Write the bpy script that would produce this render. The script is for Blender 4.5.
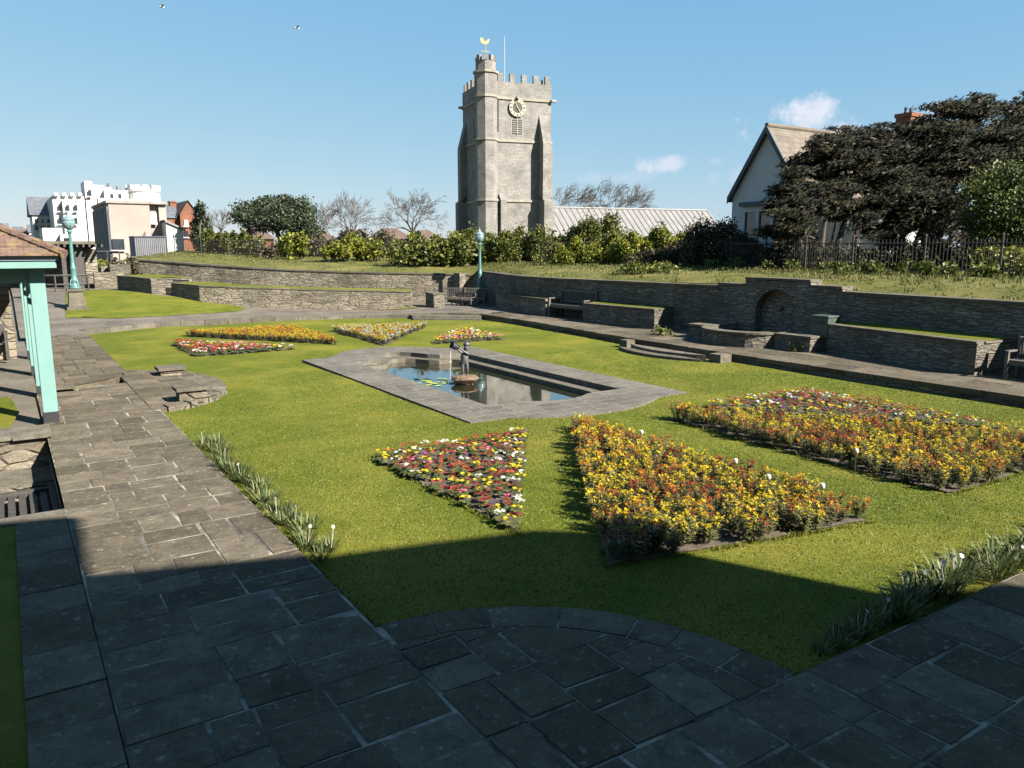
import bpy, bmesh, math, random
import numpy as np
from mathutils import Vector, Matrix, geometry
R = math.radians
for o in list(bpy.data.objects): bpy.data.objects.remove(o)
SC = bpy.context.scene
COL = SC.collection

# ---------------------------------------------------------------- camera
FPX = 780.0; PITCH = math.atan(137/780); HEAD = R(32.9); CH = 3.2
cam = bpy.data.cameras.new('camera'); camo = bpy.data.objects.new('camera', cam); COL.objects.link(camo)
cam.sensor_fit = 'HORIZONTAL'; cam.sensor_width = 36; cam.lens = 36*FPX/1024
cam.clip_start = 0.05; cam.clip_end = 6000
camo.location = (0, 0, CH); camo.rotation_euler = (R(90)-PITCH, 0, -HEAD)
SC.camera = camo
SC.render.resolution_x = 1024; SC.render.resolution_y = 768

# ---------------------------------------------------------------- sky and sun
SUN_EL = R(36); SAZ = math.atan2(0.43, -0.90)          # azimuth of the sun, clockwise from +Y
w = bpy.data.worlds.new('World'); SC.world = w; w.use_nodes = True
nt = w.node_tree; nt.nodes.clear()
out = nt.nodes.new('ShaderNodeOutputWorld'); bg = nt.nodes.new('ShaderNodeBackground')
sky = nt.nodes.new('ShaderNodeTexSky'); sky.sky_type = 'NISHITA'; sky.sun_disc = False
sky.sun_elevation = SUN_EL; sky.sun_rotation = SAZ; sky.air_density = 1.0; sky.dust_density = 0.1; sky.ozone_density = 2.0
bg.inputs['Strength'].default_value = 0.05
F_ = Vector((math.sin(HEAD)*math.cos(PITCH), math.cos(HEAD)*math.cos(PITCH), -math.sin(PITCH)))
R_ = Vector((math.cos(HEAD), -math.sin(HEAD), 0)); U_ = R_.cross(F_)
def ray(px, py): return F_ + R_*((px-512)/FPX) + U_*((384-py)/FPX)
tc = nt.nodes.new('ShaderNodeTexCoord')
def wn(t, **k):
    n = nt.nodes.new(t)
    for a, b in k.items(): setattr(n, a, b)
    return n
def link(a, b): nt.links.new(a, b)
sepc = wn('ShaderNodeSeparateColor'); link(sky.outputs[0], sepc.inputs[0]); comb = wn('ShaderNodeCombineColor')
for i, (ga, gb) in enumerate(((.82, .66), (1.62, .40), (2.95, .17))):      # the air's own colour, with the contrast a phone camera gives it
    pw = wn('ShaderNodeMath', operation='POWER'); link(sepc.outputs[i], pw.inputs[0]); pw.inputs[1].default_value = gb
    ml = wn('ShaderNodeMath', operation='MULTIPLY'); link(pw.outputs[0], ml.inputs[0]); ml.inputs[1].default_value = ga; link(ml.outputs[0], comb.inputs[i])
prev = comb.outputs[0]
noise = wn('ShaderNodeTexNoise'); noise.inputs['Scale'].default_value = 26; noise.inputs['Detail'].default_value = 7; noise.inputs['Roughness'].default_value = .62
link(tc.outputs['Generated'], noise.inputs['Vector'])
for (px, py, rx, rz, dens) in [(806, 122, 0.085, 0.034, 1.0), (662, 163, 0.040, 0.014, .75), (722, 162, 0.022, 0.011, .5), (945, 112, 0.045, 0.018, .8), (735, 175, 0.05, 0.02, .35), (600, 178, 0.10, 0.012, .25)]:
    d = ray(px, py).normalized(); hr = Vector((d.y, -d.x, 0)).normalized()
    sub = wn('ShaderNodeVectorMath', operation='SUBTRACT'); link(tc.outputs['Generated'], sub.inputs[0]); sub.inputs[1].default_value = d
    dx = wn('ShaderNodeVectorMath', operation='DOT_PRODUCT'); link(sub.outputs[0], dx.inputs[0]); dx.inputs[1].default_value = hr/rx
    dz = wn('ShaderNodeVectorMath', operation='DOT_PRODUCT'); link(sub.outputs[0], dz.inputs[0]); dz.inputs[1].default_value = hr.cross(d).normalized()*(1/rz)
    fw = wn('ShaderNodeVectorMath', operation='DOT_PRODUCT'); link(tc.outputs['Generated'], fw.inputs[0]); fw.inputs[1].default_value = d
    x2 = wn('ShaderNodeMath', operation='MULTIPLY'); link(dx.outputs['Value'], x2.inputs[0]); link(dx.outputs['Value'], x2.inputs[1])
    z2 = wn('ShaderNodeMath', operation='MULTIPLY'); link(dz.outputs['Value'], z2.inputs[0]); link(dz.outputs['Value'], z2.inputs[1])
    s = wn('ShaderNodeMath', operation='ADD'); link(x2.outputs[0], s.inputs[0]); link(z2.outputs[0], s.inputs[1])
    inv = wn('ShaderNodeMath', operation='SUBTRACT'); inv.inputs[0].default_value = 0.75; link(s.outputs[0], inv.inputs[1])
    sc2 = wn('ShaderNodeMath', operation='MULTIPLY_ADD'); link(noise.outputs[0], sc2.inputs[0]); sc2.inputs[1].default_value = 3.2; sc2.inputs[2].default_value = -1.7
    ad = wn('ShaderNodeMath', operation='ADD'); link(inv.outputs[0], ad.inputs[0]); link(sc2.outputs[0], ad.inputs[1])
    mr = wn('ShaderNodeMapRange'); mr.interpolation_type = 'SMOOTHSTEP'; link(ad.outputs[0], mr.inputs['Value']); mr.inputs['From Min'].default_value = 0.0; mr.inputs['From Max'].default_value = .9; mr.inputs['To Max'].default_value = dens
    gt = wn('ShaderNodeMath', operation='GREATER_THAN'); link(fw.outputs['Value'], gt.inputs[0]); gt.inputs[1].default_value = 0.3
    mm = wn('ShaderNodeMath', operation='MULTIPLY'); link(mr.outputs[0], mm.inputs[0]); link(gt.outputs[0], mm.inputs[1])
    mx = wn('ShaderNodeMixRGB'); link(mm.outputs[0], mx.inputs['Fac']); link(prev, mx.inputs['Color1']); mx.inputs['Color2'].default_value = (4.0, 4.2, 4.8, 1)
    prev = mx.outputs[0]
link(prev, bg.inputs['Color']); link(bg.outputs[0], out.inputs[0])
sl = bpy.data.lights.new('sun', 'SUN'); slo = bpy.data.objects.new('sun', sl); COL.objects.link(slo)
sl.energy = 5.0; sl.angle = R(0.5); sl.color = (1, 0.94, 0.85)
sd = Vector((0.43, -0.90, 0)).normalized()*math.cos(SUN_EL) + Vector((0, 0, math.sin(SUN_EL)))
slo.rotation_euler = sd.to_track_quat('Z', 'Y').to_euler(); slo.location = (0, 0, 30)
vs = SC.view_settings; vs.view_transform = 'Standard'; vs.look = 'None'; vs.exposure = 2.0; vs.gamma = 1; vs.use_curve_mapping = False

# ---------------------------------------------------------------- measuring helpers
def G(px, py, z=0.0):
    d = ray(px, py); t = (z-CH)/d.z
    return Vector((t*d.x, t*d.y, z))
def atD(px, py, D):                                    # D metres along the view direction
    d = ray(px, py); return Vector((d.x*D, d.y*D, CH+d.z*D))
def atY(px, py, Y):
    d = ray(px, py); t = Y/d.y
    return Vector((d.x*t, Y, CH+d.z*t))
def atX(px, py, X):
    d = ray(px, py); t = X/d.x
    return Vector((X, d.y*t, CH+d.z*t))
def ss(t):
    t = max(0.0, min(1.0, t)); return t*t*(3-2*t)
def hgt(x, y): return .12 + .80*ss((y-33)/12)*ss((15-x)/9) + .10*ss((x-15)/2.2)
def on(px, py, add=0.0):
    z = .3
    for _ in range(60):
        p = G(px, py, z+add); z = .5*z + .5*hgt(p.x, p.y)
    p = G(px, py, z+add); return p

# ---------------------------------------------------------------- object helpers
class MB:
    def __init__(s): s.v = []; s.f = []; s.m = []
    def add(s, v, f, m=0):
        b = len(s.v); s.v += [tuple(p) for p in v]; s.f += [tuple(i+b for i in q) for q in f]; s.m += [m]*len(f); return s
    def box(s, x0, x1, y0, y1, z0, z1, M=None, m=0):
        v = [Vector(p) for p in ((x0,y0,z0),(x1,y0,z0),(x1,y1,z0),(x0,y1,z0),(x0,y0,z1),(x1,y0,z1),(x1,y1,z1),(x0,y1,z1))]
        if M: v = [M @ p for p in v]
        return s.add(v, [(0,3,2,1),(4,5,6,7),(0,1,5,4),(1,2,6,5),(2,3,7,6),(3,0,4,7)], m)
    def prism(s, poly, z0, z1, M=None, m=0):           # poly counter-clockwise in xy
        n = len(poly); v = [Vector((p[0], p[1], z0)) for p in poly]+[Vector((p[0], p[1], z1)) for p in poly]
        if M: v = [M @ p for p in v]
        return s.add(v, [tuple(range(n))[::-1], tuple(range(n, 2*n))]+[(i, (i+1) % n, n+(i+1) % n, n+i) for i in range(n)], m)
    def tube(s, pts, rad, n=8, cap=True, m=0):
        pts = [Vector(p) for p in pts]; rad = rad if hasattr(rad, '__len__') else [rad]*len(pts)
        v = []; f = []
        up = Vector((0, 0, 1)); prevx = None
        for i, p in enumerate(pts):
            t = (pts[min(i+1, len(pts)-1)]-pts[max(i-1, 0)]).normalized()
            if prevx is None: x = t.cross(up if abs(t.z) < .95 else Vector((0, 1, 0))).normalized()
            else:
                x = prevx - t*prevx.dot(t)
                x = x.normalized() if x.length > 1e-6 else t.orthogonal().normalized()
            prevx = x; y = t.cross(x)
            for k in range(n):
                a = 2*math.pi*k/n; v.append(p+(x*math.cos(a)+y*math.sin(a))*rad[i])
        for i in range(len(pts)-1):
            for k in range(n): f.append((i*n+k, i*n+(k+1) % n, (i+1)*n+(k+1) % n, (i+1)*n+k))
        if cap: f.append(tuple(range(n))[::-1]); f.append(tuple((len(pts)-1)*n+k for k in range(n)))
        return s.add(v, f, m)
    def lathe(s, prof, n=16, c=(0, 0, 0), m=0, sx=1, sy=1):
        v = []; f = []
        for r, z in prof:
            for k in range(n):
                a = 2*math.pi*k/n; v.append((c[0]+r*sx*math.cos(a), c[1]+r*sy*math.sin(a), c[2]+z))
        for i in range(len(prof)-1):
            for k in range(n): f.append((i*n+k, i*n+(k+1) % n, (i+1)*n+(k+1) % n, (i+1)*n+k))
        f.append(tuple(range(n))[::-1]); f.append(tuple((len(prof)-1)*n+k for k in range(n)))
        return s.add(v, f, m)
    def merge(s, o, M, m=None):
        b = len(s.v); s.v += [tuple(M @ Vector(p)) for p in o.v]; s.f += [tuple(i+b for i in q) for q in o.f]
        s.m += o.m if m is None else [m]*len(o.f); return s
    def build(s, name, mats, parent=None, smooth=False, bevel=0):
        me = bpy.data.meshes.new(name); me.from_pydata(s.v, [], s.f)
        mats = mats if isinstance(mats, (list, tuple)) else [mats]
        for q in mats: me.materials.append(q)
        if len(mats) > 1: me.polygons.foreach_set('material_index', s.m)
        if smooth: me.polygons.foreach_set('use_smooth', [True]*len(me.polygons))
        uv = me.uv_layers.new(name='UVMap'); co = me.vertices
        if len(me.polygons) < 40000:
            dat = np.zeros(len(me.loops)*2)
            for p in me.polygons:
                nrm = p.normal
                if abs(nrm.z) > .72: a = Vector((1, 0, 0)); b = Vector((0, 1, 0))
                else: a = Vector((-nrm.y, nrm.x, 0)).normalized(); b = Vector((0, 0, 1))
                for li in p.loop_indices:
                    c = co[me.loops[li].vertex_index].co; dat[2*li] = c.dot(a); dat[2*li+1] = c.dot(b)
            uv.data.foreach_set('uv', dat)
        me.update()
        o = bpy.data.objects.new(name, me); COL.objects.link(o)
        if parent:
            o.parent = parent; o.matrix_parent_inverse = parent.matrix_basis.inverted()
        if bevel:
            b = o.modifiers.new('bevel', 'BEVEL'); b.width = bevel; b.segments = 2; b.limit_method = 'ANGLE'
        return o
def tag(o, label=None, cat=None, group=None, kind=None):
    if label: o['label'] = label
    if cat: o['category'] = cat
    if group: o['group'] = group
    if kind: o['kind'] = kind
    return o
def thing(name, label, cat, loc=(0, 0, 0), rz=0, group=None):
    o = bpy.data.objects.new(name, None); COL.objects.link(o); o.location = loc; o.rotation_euler = (0, 0, rz); o.empty_display_size = .2
    return tag(o, label, cat, group)
def kids(o): return [c for c in COL.objects if c.parent == o]
class Proto:
    def __init__(s, root): s.root = root; s.tree = s.scan(root); s.used = False
    def scan(s, o): return [(c, s.scan(c)) for c in kids(o)]
    def place(s, loc, rz=0, scale=1, label=None, group=None):
        if not s.used: s.used = True; r = s.root
        else:
            r = s.root.copy(); COL.objects.link(r); s._c(s.tree, r)
        r.location = loc; r.rotation_euler = (0, 0, rz); r.scale = (scale,)*3 if not hasattr(scale, '__len__') else scale
        if label: r['label'] = label
        if group: r['group'] = group
        return r
    def _c(s, t, p):
        for c, sub in t:
            d = c.copy(); COL.objects.link(d); d.parent = p; s._c(sub, d)

def sheet(poly, zf, step, holes=(), jitter=.15, seed=1):
    rnd = random.Random(seed)
    xs = [p[0] for p in poly]; ys = [p[1] for p in poly]
    def inside(x, y, P):
        c = False; n = len(P)
        for i in range(n):
            x1, y1 = P[i][:2]; x2, y2 = P[(i+1) % n][:2]
            if (y1 > y) != (y2 > y) and x < (x2-x1)*(y-y1)/(y2-y1)+x1: c = not c
        return c
    pts = []; edges = []
    for P in [poly]+list(holes):
        b = len(pts); n0 = []
        for i in range(len(P)):
            a = Vector(P[i][:2]); c = Vector(P[(i+1) % len(P)][:2]); k = max(1, int((c-a).length/step/1.0))
            for j in range(k): n0.append(a.lerp(c, j/k))
        pts += n0; edges += [(b+i, b+(i+1) % len(n0)) for i in range(len(n0))]
    x = min(xs)
    while x < max(xs):
        y = min(ys)
        while y < max(ys):
            q = (x+rnd.uniform(-1, 1)*jitter*step, y+rnd.uniform(-1, 1)*jitter*step)
            if inside(*q, poly) and not any(inside(*q, h) for h in holes): pts.append(Vector(q))
            y += step
        x += step
    V, E, F, *_ = geometry.delaunay_2d_cdt(pts, edges, [], 0, 1e-5)
    out = MB(); fs = []
    for f in F:
        c = sum((V[i] for i in f), Vector((0, 0)))/len(f)
        if inside(c.x, c.y, poly) and not any(inside(c.x, c.y, h) for h in holes): fs.append(tuple(f))
    out.add([(v.x, v.y, zf(v.x, v.y)) for v in V], fs)
    # normals up
    return out
def clip(poly, planes):
    for (nx, ny, d) in planes:                         # keep nx*x+ny*y<=d
        o = []; n = len(poly)
        for i in range(n):
            a = poly[i]; b = poly[(i+1) % n]; da = nx*a[0]+ny*a[1]-d; db = nx*b[0]+ny*b[1]-d
            if da <= 0: o.append(a)
            if (da < 0 < db) or (db < 0 < da):
                t = da/(da-db); o.append((a[0]+(b[0]-a[0])*t, a[1]+(b[1]-a[1])*t))
        poly = o
        if len(poly) < 3: return []
    return poly
def planes_of(poly):                                   # convex CCW polygon
    r = []
    for i in range(len(poly)):
        a = poly[i]; b = poly[(i+1) % len(poly)]; nx, ny = b[1]-a[1], a[0]-b[0]; l = math.hypot(nx, ny); nx /= l; ny /= l
        r.append((nx, ny, nx*a[0]+ny*a[1]))
    return r
JOINTS = []
def slabs(x0, x1, y0, y1, zf, seed, smin=.45, smax=1.1, region=None, rot=0, gap=.009, th=.03, cut=None):
    """irregular rectangular flagstones: each its own slightly tilted block"""
    rnd = random.Random(seed); rects = []
    def split(a, b, c, d, dep=0):
        w, h = b-a, d-c
        if (w <= smax and h <= smax and (w*h < smax*smax*.75 or rnd.random() < .5)) or (w < 2*smin and h < 2*smin) or dep > 14: rects.append((a, b, c, d)); return
        if (w > h*rnd.uniform(.7, 1.4) and w >= 2*smin) or h < 2*smin: t = a+w*rnd.uniform(.36, .64); split(a, t, c, d, dep+1); split(t, b, c, d, dep+1)
        else: t = c+h*rnd.uniform(.36, .64); split(a, b, c, t, dep+1); split(a, b, t, d, dep+1)
    split(x0, x1, y0, y1); JOINTS.extend([q for q in rects if not region and q[1] < x1-.02 and q[3] < y1-.02 and x1 < 9.5 or (q[1] < 9 and x1 > 20 and q[3] < y1-.05)])
    mb = MB(); pl = planes_of(region) if region else []
    for a, b, c, d in rects:
        g = gap*rnd.uniform(.5, 1.7); j = lambda: rnd.uniform(-.014, .014)
        P = [(a+g+j(), c+g+j()), (b-g+j(), c+g+j()), (b-g+j(), d-g+j()), (a+g+j(), d-g+j())]
        if cut and cut((a+b)/2, (c+d)/2): continue
        if region: P = clip(P, pl)
        if len(P) < 3: continue
        n = len(P); cx = sum(p[0] for p in P)/n; cy = sum(p[1] for p in P)/n
        tx, ty = rnd.uniform(-.006, .006), rnd.uniform(-.006, .006); dz = rnd.uniform(-.003, .006)
        top = []
        for p in P: top.append((p[0], p[1], zf(p[0], p[1])+dz+tx*(p[0]-cx)+ty*(p[1]-cy)))
        ins = [(p[0]+(cx-p[0])*.012, p[1]+(cy-p[1])*.012, p[2]+.003) for p in top]
        bot = [(p[0], p[1], p[2]-th) for p in top]
        mb.add(ins+top+bot, [tuple(range(n))]+[(i, i+n, (i+1) % n+n, (i+1) % n) for i in range(n)]+[(i+n, i+2*n, (i+1) % n+2*n, (i+1) % n+n) for i in range(n)])
    return mb

# ---------------------------------------------------------------- materials
def new_mat(name):
    m = bpy.data.materials.new(name); m.use_nodes = True; t = m.node_tree; b = t.nodes['Principled BSDF']; return m, t, b
def N(t, kind, **k):
    n = t.nodes.new(kind)
    for a, b in k.items():
        if a in n.inputs: n.inputs[a].default_value = b
        else: setattr(n, a, b)
    return n
KA = .60                                                # albedo scale that goes with the exposure
def c4(c): return (c[0]*KA, c[1]*KA, c[2]*KA, 1)
def ramp(t, src, stops):
    r = t.nodes.new('ShaderNodeValToRGB'); e = r.color_ramp.elements
    while len(e) < len(stops): e.new(.5)
    for i, (p, c) in enumerate(stops): e[i].position = p; e[i].color = c4(c) if hasattr(c, '__len__') else (c, c, c, 1)
    t.links.new(src, r.inputs[0]); return r.outputs[0]
def mix(t, f, a, b, mode='MIX'):
    n = t.nodes.new('ShaderNodeMixRGB'); n.blend_type = mode
    for s, i in ((f, 0), (a, 1), (b, 2)):
        if hasattr(s, 'is_linked') or hasattr(s, 'links'): t.links.new(s, n.inputs[i])
        elif i == 0: n.inputs[0].default_value = s
        else: n.inputs[i].default_value = c4(s)
    return n.outputs[0]
def noise_n(t, scale, detail=4, rough=.55, co='Object', vec=None, dist=0):
    n = t.nodes.new('ShaderNodeTexNoise'); n.inputs['Scale'].default_value = scale; n.inputs['Detail'].default_value = detail; n.inputs['Roughness'].default_value = rough; n.inputs['Distortion'].default_value = dist
    if vec is None:
        g = t.nodes.new('ShaderNodeNewGeometry') if co == 'World' else t.nodes.new('ShaderNodeTexCoord')
        vec = g.outputs['Position'] if co == 'World' else g.outputs[co]
    t.links.new(vec, n.inputs['Vector']); return n.outputs[0]
def bump(t, b, h, strength=.4, dist=.02, normal=None):
    n = t.nodes.new('ShaderNodeBump'); n.inputs['Strength'].default_value = strength; n.inputs['Distance'].default_value = dist; t.links.new(h, n.inputs['Height'])
    if normal: t.links.new(normal, n.inputs['Normal'])
    t.links.new(n.outputs[0], b.inputs['Normal']); return n.outputs[0]
def plain(name, col, rough=.6, var=.25, scale=6, bs=.15, metal=0, spec=.5):
    m, t, b = new_mat(name); f = noise_n(t, scale, 6, .6)
    lo = [c*(1-var) for c in col]; hi = [min(1, c*(1+var)) for c in col]
    t.links.new(ramp(t, f, [(.3, lo), (.7, hi)]), b.inputs['Base Color'])
    b.inputs['Roughness'].default_value = rough; b.inputs['Metallic'].default_value = metal; b.inputs['Specular IOR Level'].default_value = spec
    if bs: bump(t, b, noise_n(t, scale*6, 4), bs, .01)
    return m
def stone(name, ca, cb, mortar, bw=.34, rh=.11, dist=.05, rough=.9, ms=.012, var=.5, bs=.7):
    """coursed rubble from the UV in metres"""
    m, t, b = new_mat(name); tcn = t.nodes.new('ShaderNodeTexCoord')
    nz = t.nodes.new('ShaderNodeTexNoise'); nz.inputs['Scale'].default_value = 3.1; nz.inputs['Detail'].default_value = 3; t.links.new(tcn.outputs['UV'], nz.inputs['Vector'])
    vm = N(t, 'ShaderNodeVectorMath', operation='MULTIPLY_ADD'); t.links.new(nz.outputs['Color'], vm.inputs[0]); vm.inputs[1].default_value = (dist*2.2, dist, 0); t.links.new(tcn.outputs['UV'], vm.inputs[2])
    br = t.nodes.new('ShaderNodeTexBrick'); t.links.new(vm.outputs[0], br.inputs['Vector'])
    br.offset = .47; br.offset_frequency = 3; br.squash = .62; br.squash_frequency = 2
    for k, v in (('Color1', (0, 0, 0, 1)), ('Color2', (1, 1, 1, 1)), ('Mortar', (.5, .5, .5, 1)), ('Scale', 1.0), ('Mortar Size', ms), ('Mortar Smooth', .3), ('Brick Width', bw), ('Row Height', rh)): br.inputs[k].default_value = v
    big = noise_n(t, .7, 5, .6, 'Object'); fine = noise_n(t, 22, 6, .65, 'Object')
    base = mix(t, br.outputs['Color'], ca, cb)
    lo = 1-var
    base = mix(t, 1.0, base, ramp(t, fine, [(.25, lo), (.75, 1+var*.35)]), 'MULTIPLY')
    base = mix(t, 1.0, base, ramp(t, big, [(.3, .62), (.65, 1.12)]), 'MULTIPLY')
    col = mix(t, br.outputs['Fac'], base, mortar)
    lich = noise_n(t, 9, 8, .75, 'Object'); col = mix(t, ramp(t, lich, [(.62, 0), (.72, .5)]), col, (.50, .49, .42))
    t.links.new(col, b.inputs['Base Color']); b.inputs['Roughness'].default_value = rough; b.inputs['Specular IOR Level'].default_value = .25
    hm = N(t, 'ShaderNodeMath', operation='MULTIPLY_ADD'); t.links.new(br.outputs['Fac'], hm.inputs[0]); hm.inputs[1].default_value = -.8; t.links.new(fine, hm.inputs[2])
    bump(t, b, hm.outputs[0], bs, .03); return m
def slab_mat(name, ca, cb, cc, spots=.5):
    m, t, b = new_mat(name); g = t.nodes.new('ShaderNodeNewGeometry')
    base = ramp(t, g.outputs['Random Per Island'], [(0, ca), (.5, cb), (1, cc)])
    n1 = noise_n(t, 2.3, 8, .68, 'World'); n2 = noise_n(t, 30, 6, .7, 'World')
    base = mix(t, 1.0, base, ramp(t, n1, [(.28, .62), (.7, 1.22)]), 'MULTIPLY'); base = mix(t, 1.0, base, ramp(t, n2, [(.25, .74), (.75, 1.15)]), 'MULTIPLY')
    n3 = noise_n(t, 13, 9, .78, 'World'); base = mix(t, ramp(t, n3, [(.575, 0), (.64, spots)]), base, (.40, .37, .31)); n6 = noise_n(t, 42, 6, .8, 'World'); base = mix(t, ramp(t, n6, [(.61, 0), (.66, spots)]), base, (.45, .43, .37)); n7 = noise_n(t, 5, 8, .75, 'World', dist=.6); base = mix(t, ramp(t, n7, [(.50, 0), (.62, .45)]), base, (.045, .042, .038))
    n5 = noise_n(t, 1.1, 5, .6, 'World'); base = mix(t, ramp(t, n5, [(.52, 0), (.72, .45)]), base, (.10, .105, .06))
    t.links.new(base, b.inputs['Base Color']); b.inputs['Roughness'].default_value = .95; b.inputs['Specular IOR Level'].default_value = .08
    n4 = noise_n(t, 9, 8, .7, 'World'); bump(t, b, n4, .55, .03); return m
def leafy(name, cols, rough=.55, trans=.25, zones=None):
    m, t, b = new_mat(name); g = t.nodes.new('ShaderNodeNewGeometry')
    st = [(i/(len(cols)-1), c) for i, c in enumerate(cols)]
    base = ramp(t, g.outputs['Random Per Island'], st)
    n = noise_n(t, zones or 1.3, 3, .5, 'World'); base = mix(t, 1.0, base, ramp(t, n, [(.3, .65), (.7, 1.25)]), 'MULTIPLY')
    t.links.new(base, b.inputs['Base Color']); b.inputs['Roughness'].default_value = rough; b.inputs['Specular IOR Level'].default_value = .3
    tr = t.nodes.new('ShaderNodeBsdfTranslucent'); t.links.new(base, tr.inputs[0]); ms = t.nodes.new('ShaderNodeMixShader'); ms.inputs[0].default_value = trans
    o = t.nodes['Material Output']; t.links.new(b.outputs[0], ms.inputs[1]); t.links.new(tr.outputs[0], ms.inputs[2]); t.links.new(ms.outputs[0], o.inputs[0]); return m

M = {}
def lawn_mat(name, ca, cb, cy, brown=.25):
    m, t, b = new_mat(name)
    big = noise_n(t, .45, 5, .6, 'World', dist=.4); mid = noise_n(t, 3.5, 6, .65, 'World'); fine = noise_n(t, 70, 5, .7, 'World')
    base = mix(t, ramp(t, mid, [(.3, 0), (.7, 1)]), ca, cb); base = mix(t, ramp(t, big, [(.42, 0), (.66, .75)]), base, cy)
    g = t.nodes.new('ShaderNodeNewGeometry'); mp = t.nodes.new('ShaderNodeMapping'); mp.inputs['Rotation'].default_value = (0, 0, R(8)); mp.inputs['Scale'].default_value = (14, 150, 1); t.links.new(g.outputs['Position'], mp.inputs[0])
    str_ = noise_n(t, 1, 4, .6, vec=mp.outputs[0])
    base = mix(t, 1.0, base, ramp(t, fine, [(.3, .55), (.72, 1.4)]), 'MULTIPLY'); base = mix(t, 1.0, base, ramp(t, str_, [(.3, .8), (.7, 1.2)]), 'MULTIPLY')
    bt = noise_n(t, 1.6, 7, .7, 'World'); base = mix(t, ramp(t, bt, [(.60, 0), (.75, brown)]), base, (.25, .22, .08))
    t.links.new(base, b.inputs['Base Color']); b.inputs['Roughness'].default_value = .9; b.inputs['Specular IOR Level'].default_value = .1
    ad = N(t, 'ShaderNodeMath', operation='ADD'); t.links.new(fine, ad.inputs[0]); t.links.new(mid, ad.inputs[1])
    bump(t, b, ad.outputs[0], .8, .03); return m
M['lawn'] = lawn_mat('lawn_grass', (.090, .120, .010), (.150, .172, .016), (.255, .232, .034))
M['bankgrass'] = lawn_mat('rough_grass', (.085, .10, .022), (.155, .155, .040), (.25, .21, .075), .5)
M['blade'] = leafy('mown_blade', [(.100, .132, .011), (.138, .162, .015), (.19, .19, .028)], trans=.05, zones=.6)
M['grassblade'] = leafy('grass_blade', [(.06, .085, .014), (.13, .14, .028), (.25, .22, .08)], trans=.3, zones=.8)
M['slab'] = slab_mat('flagstone', (.105, .086, .060), (.150, .123, .088), (.20, .167, .122), .7)
def mortar_mat():
    m, t, b = new_mat('pale_mortar'); n = noise_n(t, 1.7, 6, .7, 'World')
    t.links.new(ramp(t, n, [(.40, (.06, .053, .04)), (.50, (.16, .14, .11)), (.60, (.36, .32, .26))]), b.inputs['Base Color']); b.inputs['Roughness'].default_value = .95; bump(t, b, noise_n(t, 25, 6, .7, 'World'), .6, .02); return m
M['mortar'] = mortar_mat()
M['darkjoint'] = plain('joint_dirt', (.16, .14, .105), .95, .5, 4)
M['farpave'] = stone('far_flags', (.155, .132, .102), (.205, .176, .137), (.20, .172, .13), 1.1, .7, .12, bs=.15, ms=.012, var=.3)
def rubble(name, cols, mortar, sx, sz):
    m, t, b = new_mat(name); tcn = t.nodes.new('ShaderNodeTexCoord'); g = tcn.outputs['UV']
    nz = t.nodes.new('ShaderNodeTexNoise'); nz.inputs['Scale'].default_value = 1.7; nz.inputs['Detail'].default_value = 4; t.links.new(g, nz.inputs['Vector'])
    vm = N(t, 'ShaderNodeVectorMath', operation='MULTIPLY_ADD'); t.links.new(nz.outputs['Color'], vm.inputs[0]); vm.inputs[1].default_value = (.25, .10, 0); t.links.new(g, vm.inputs[2])
    sc_n = N(t, 'ShaderNodeVectorMath', operation='MULTIPLY'); t.links.new(vm.outputs[0], sc_n.inputs[0]); sc_n.inputs[1].default_value = (sx, sz, 1)
    v1 = t.nodes.new('ShaderNodeTexVoronoi'); v1.inputs['Scale'].default_value = 1; v1.inputs['Randomness'].default_value = .72; t.links.new(sc_n.outputs[0], v1.inputs['Vector'])
    v2 = t.nodes.new('ShaderNodeTexVoronoi'); v2.feature = 'DISTANCE_TO_EDGE'; v2.inputs['Scale'].default_value = 1; v2.inputs['Randomness'].default_value = .72; t.links.new(sc_n.outputs[0], v2.inputs['Vector'])
    sp = t.nodes.new('ShaderNodeSeparateColor'); t.links.new(v1.outputs['Color'], sp.inputs[0])
    base = ramp(t, sp.outputs[0], [(i/(len(cols)-1), c) for i, c in enumerate(cols)])
    fine = noise_n(t, 18, 7, .7, 'Object'); big = noise_n(t, .6, 5, .65, 'Object')
    base = mix(t, 1.0, base, ramp(t, fine, [(.25, .55), (.75, 1.25)]), 'MULTIPLY'); base = mix(t, 1.0, base, ramp(t, big, [(.32, .55), (.66, 1.2)]), 'MULTIPLY')
    e = ramp(t, v2.outputs['Distance'], [(.0, .8), (.10, 0)]); col = mix(t, e, base, mortar)
    lich = noise_n(t, 7, 9, .8, 'Object'); col = mix(t, ramp(t, lich, [(.60, 0), (.70, .55)]), col, (.42, .41, .34)); ms = noise_n(t, 2.1, 7, .7, 'Object'); col = mix(t, ramp(t, ms, [(.56, 0), (.70, .6)]), col, (.05, .052, .025))
    t.links.new(col, b.inputs['Base Color']); b.inputs['Roughness'].default_value = .95; b.inputs['Specular IOR Level'].default_value = .2
    hm = N(t, 'ShaderNodeMath', operation='MULTIPLY_ADD'); t.links.new(e, hm.inputs[0]); hm.inputs[1].default_value = -1.0; t.links.new(fine, hm.inputs[2]); bump(t, b, hm.outputs[0], 1.0, .05); return m
M['wall'] = rubble('rubble_wall', [(.20, .178, .142), (.33, .29, .23), (.26, .23, .18), (.42, .37, .29)], (.17, .15, .118), 2.5, 12.0)
M['wall_sunlit'] = rubble('sunlit_rubble', [(.22, .19, .14), (.38, .33, .245), (.30, .26, .195), (.46, .40, .31)], (.20, .17, .125), 2.1, 10.0)  # lighter copy of the wall rubble, sunlight put into its colour
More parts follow.
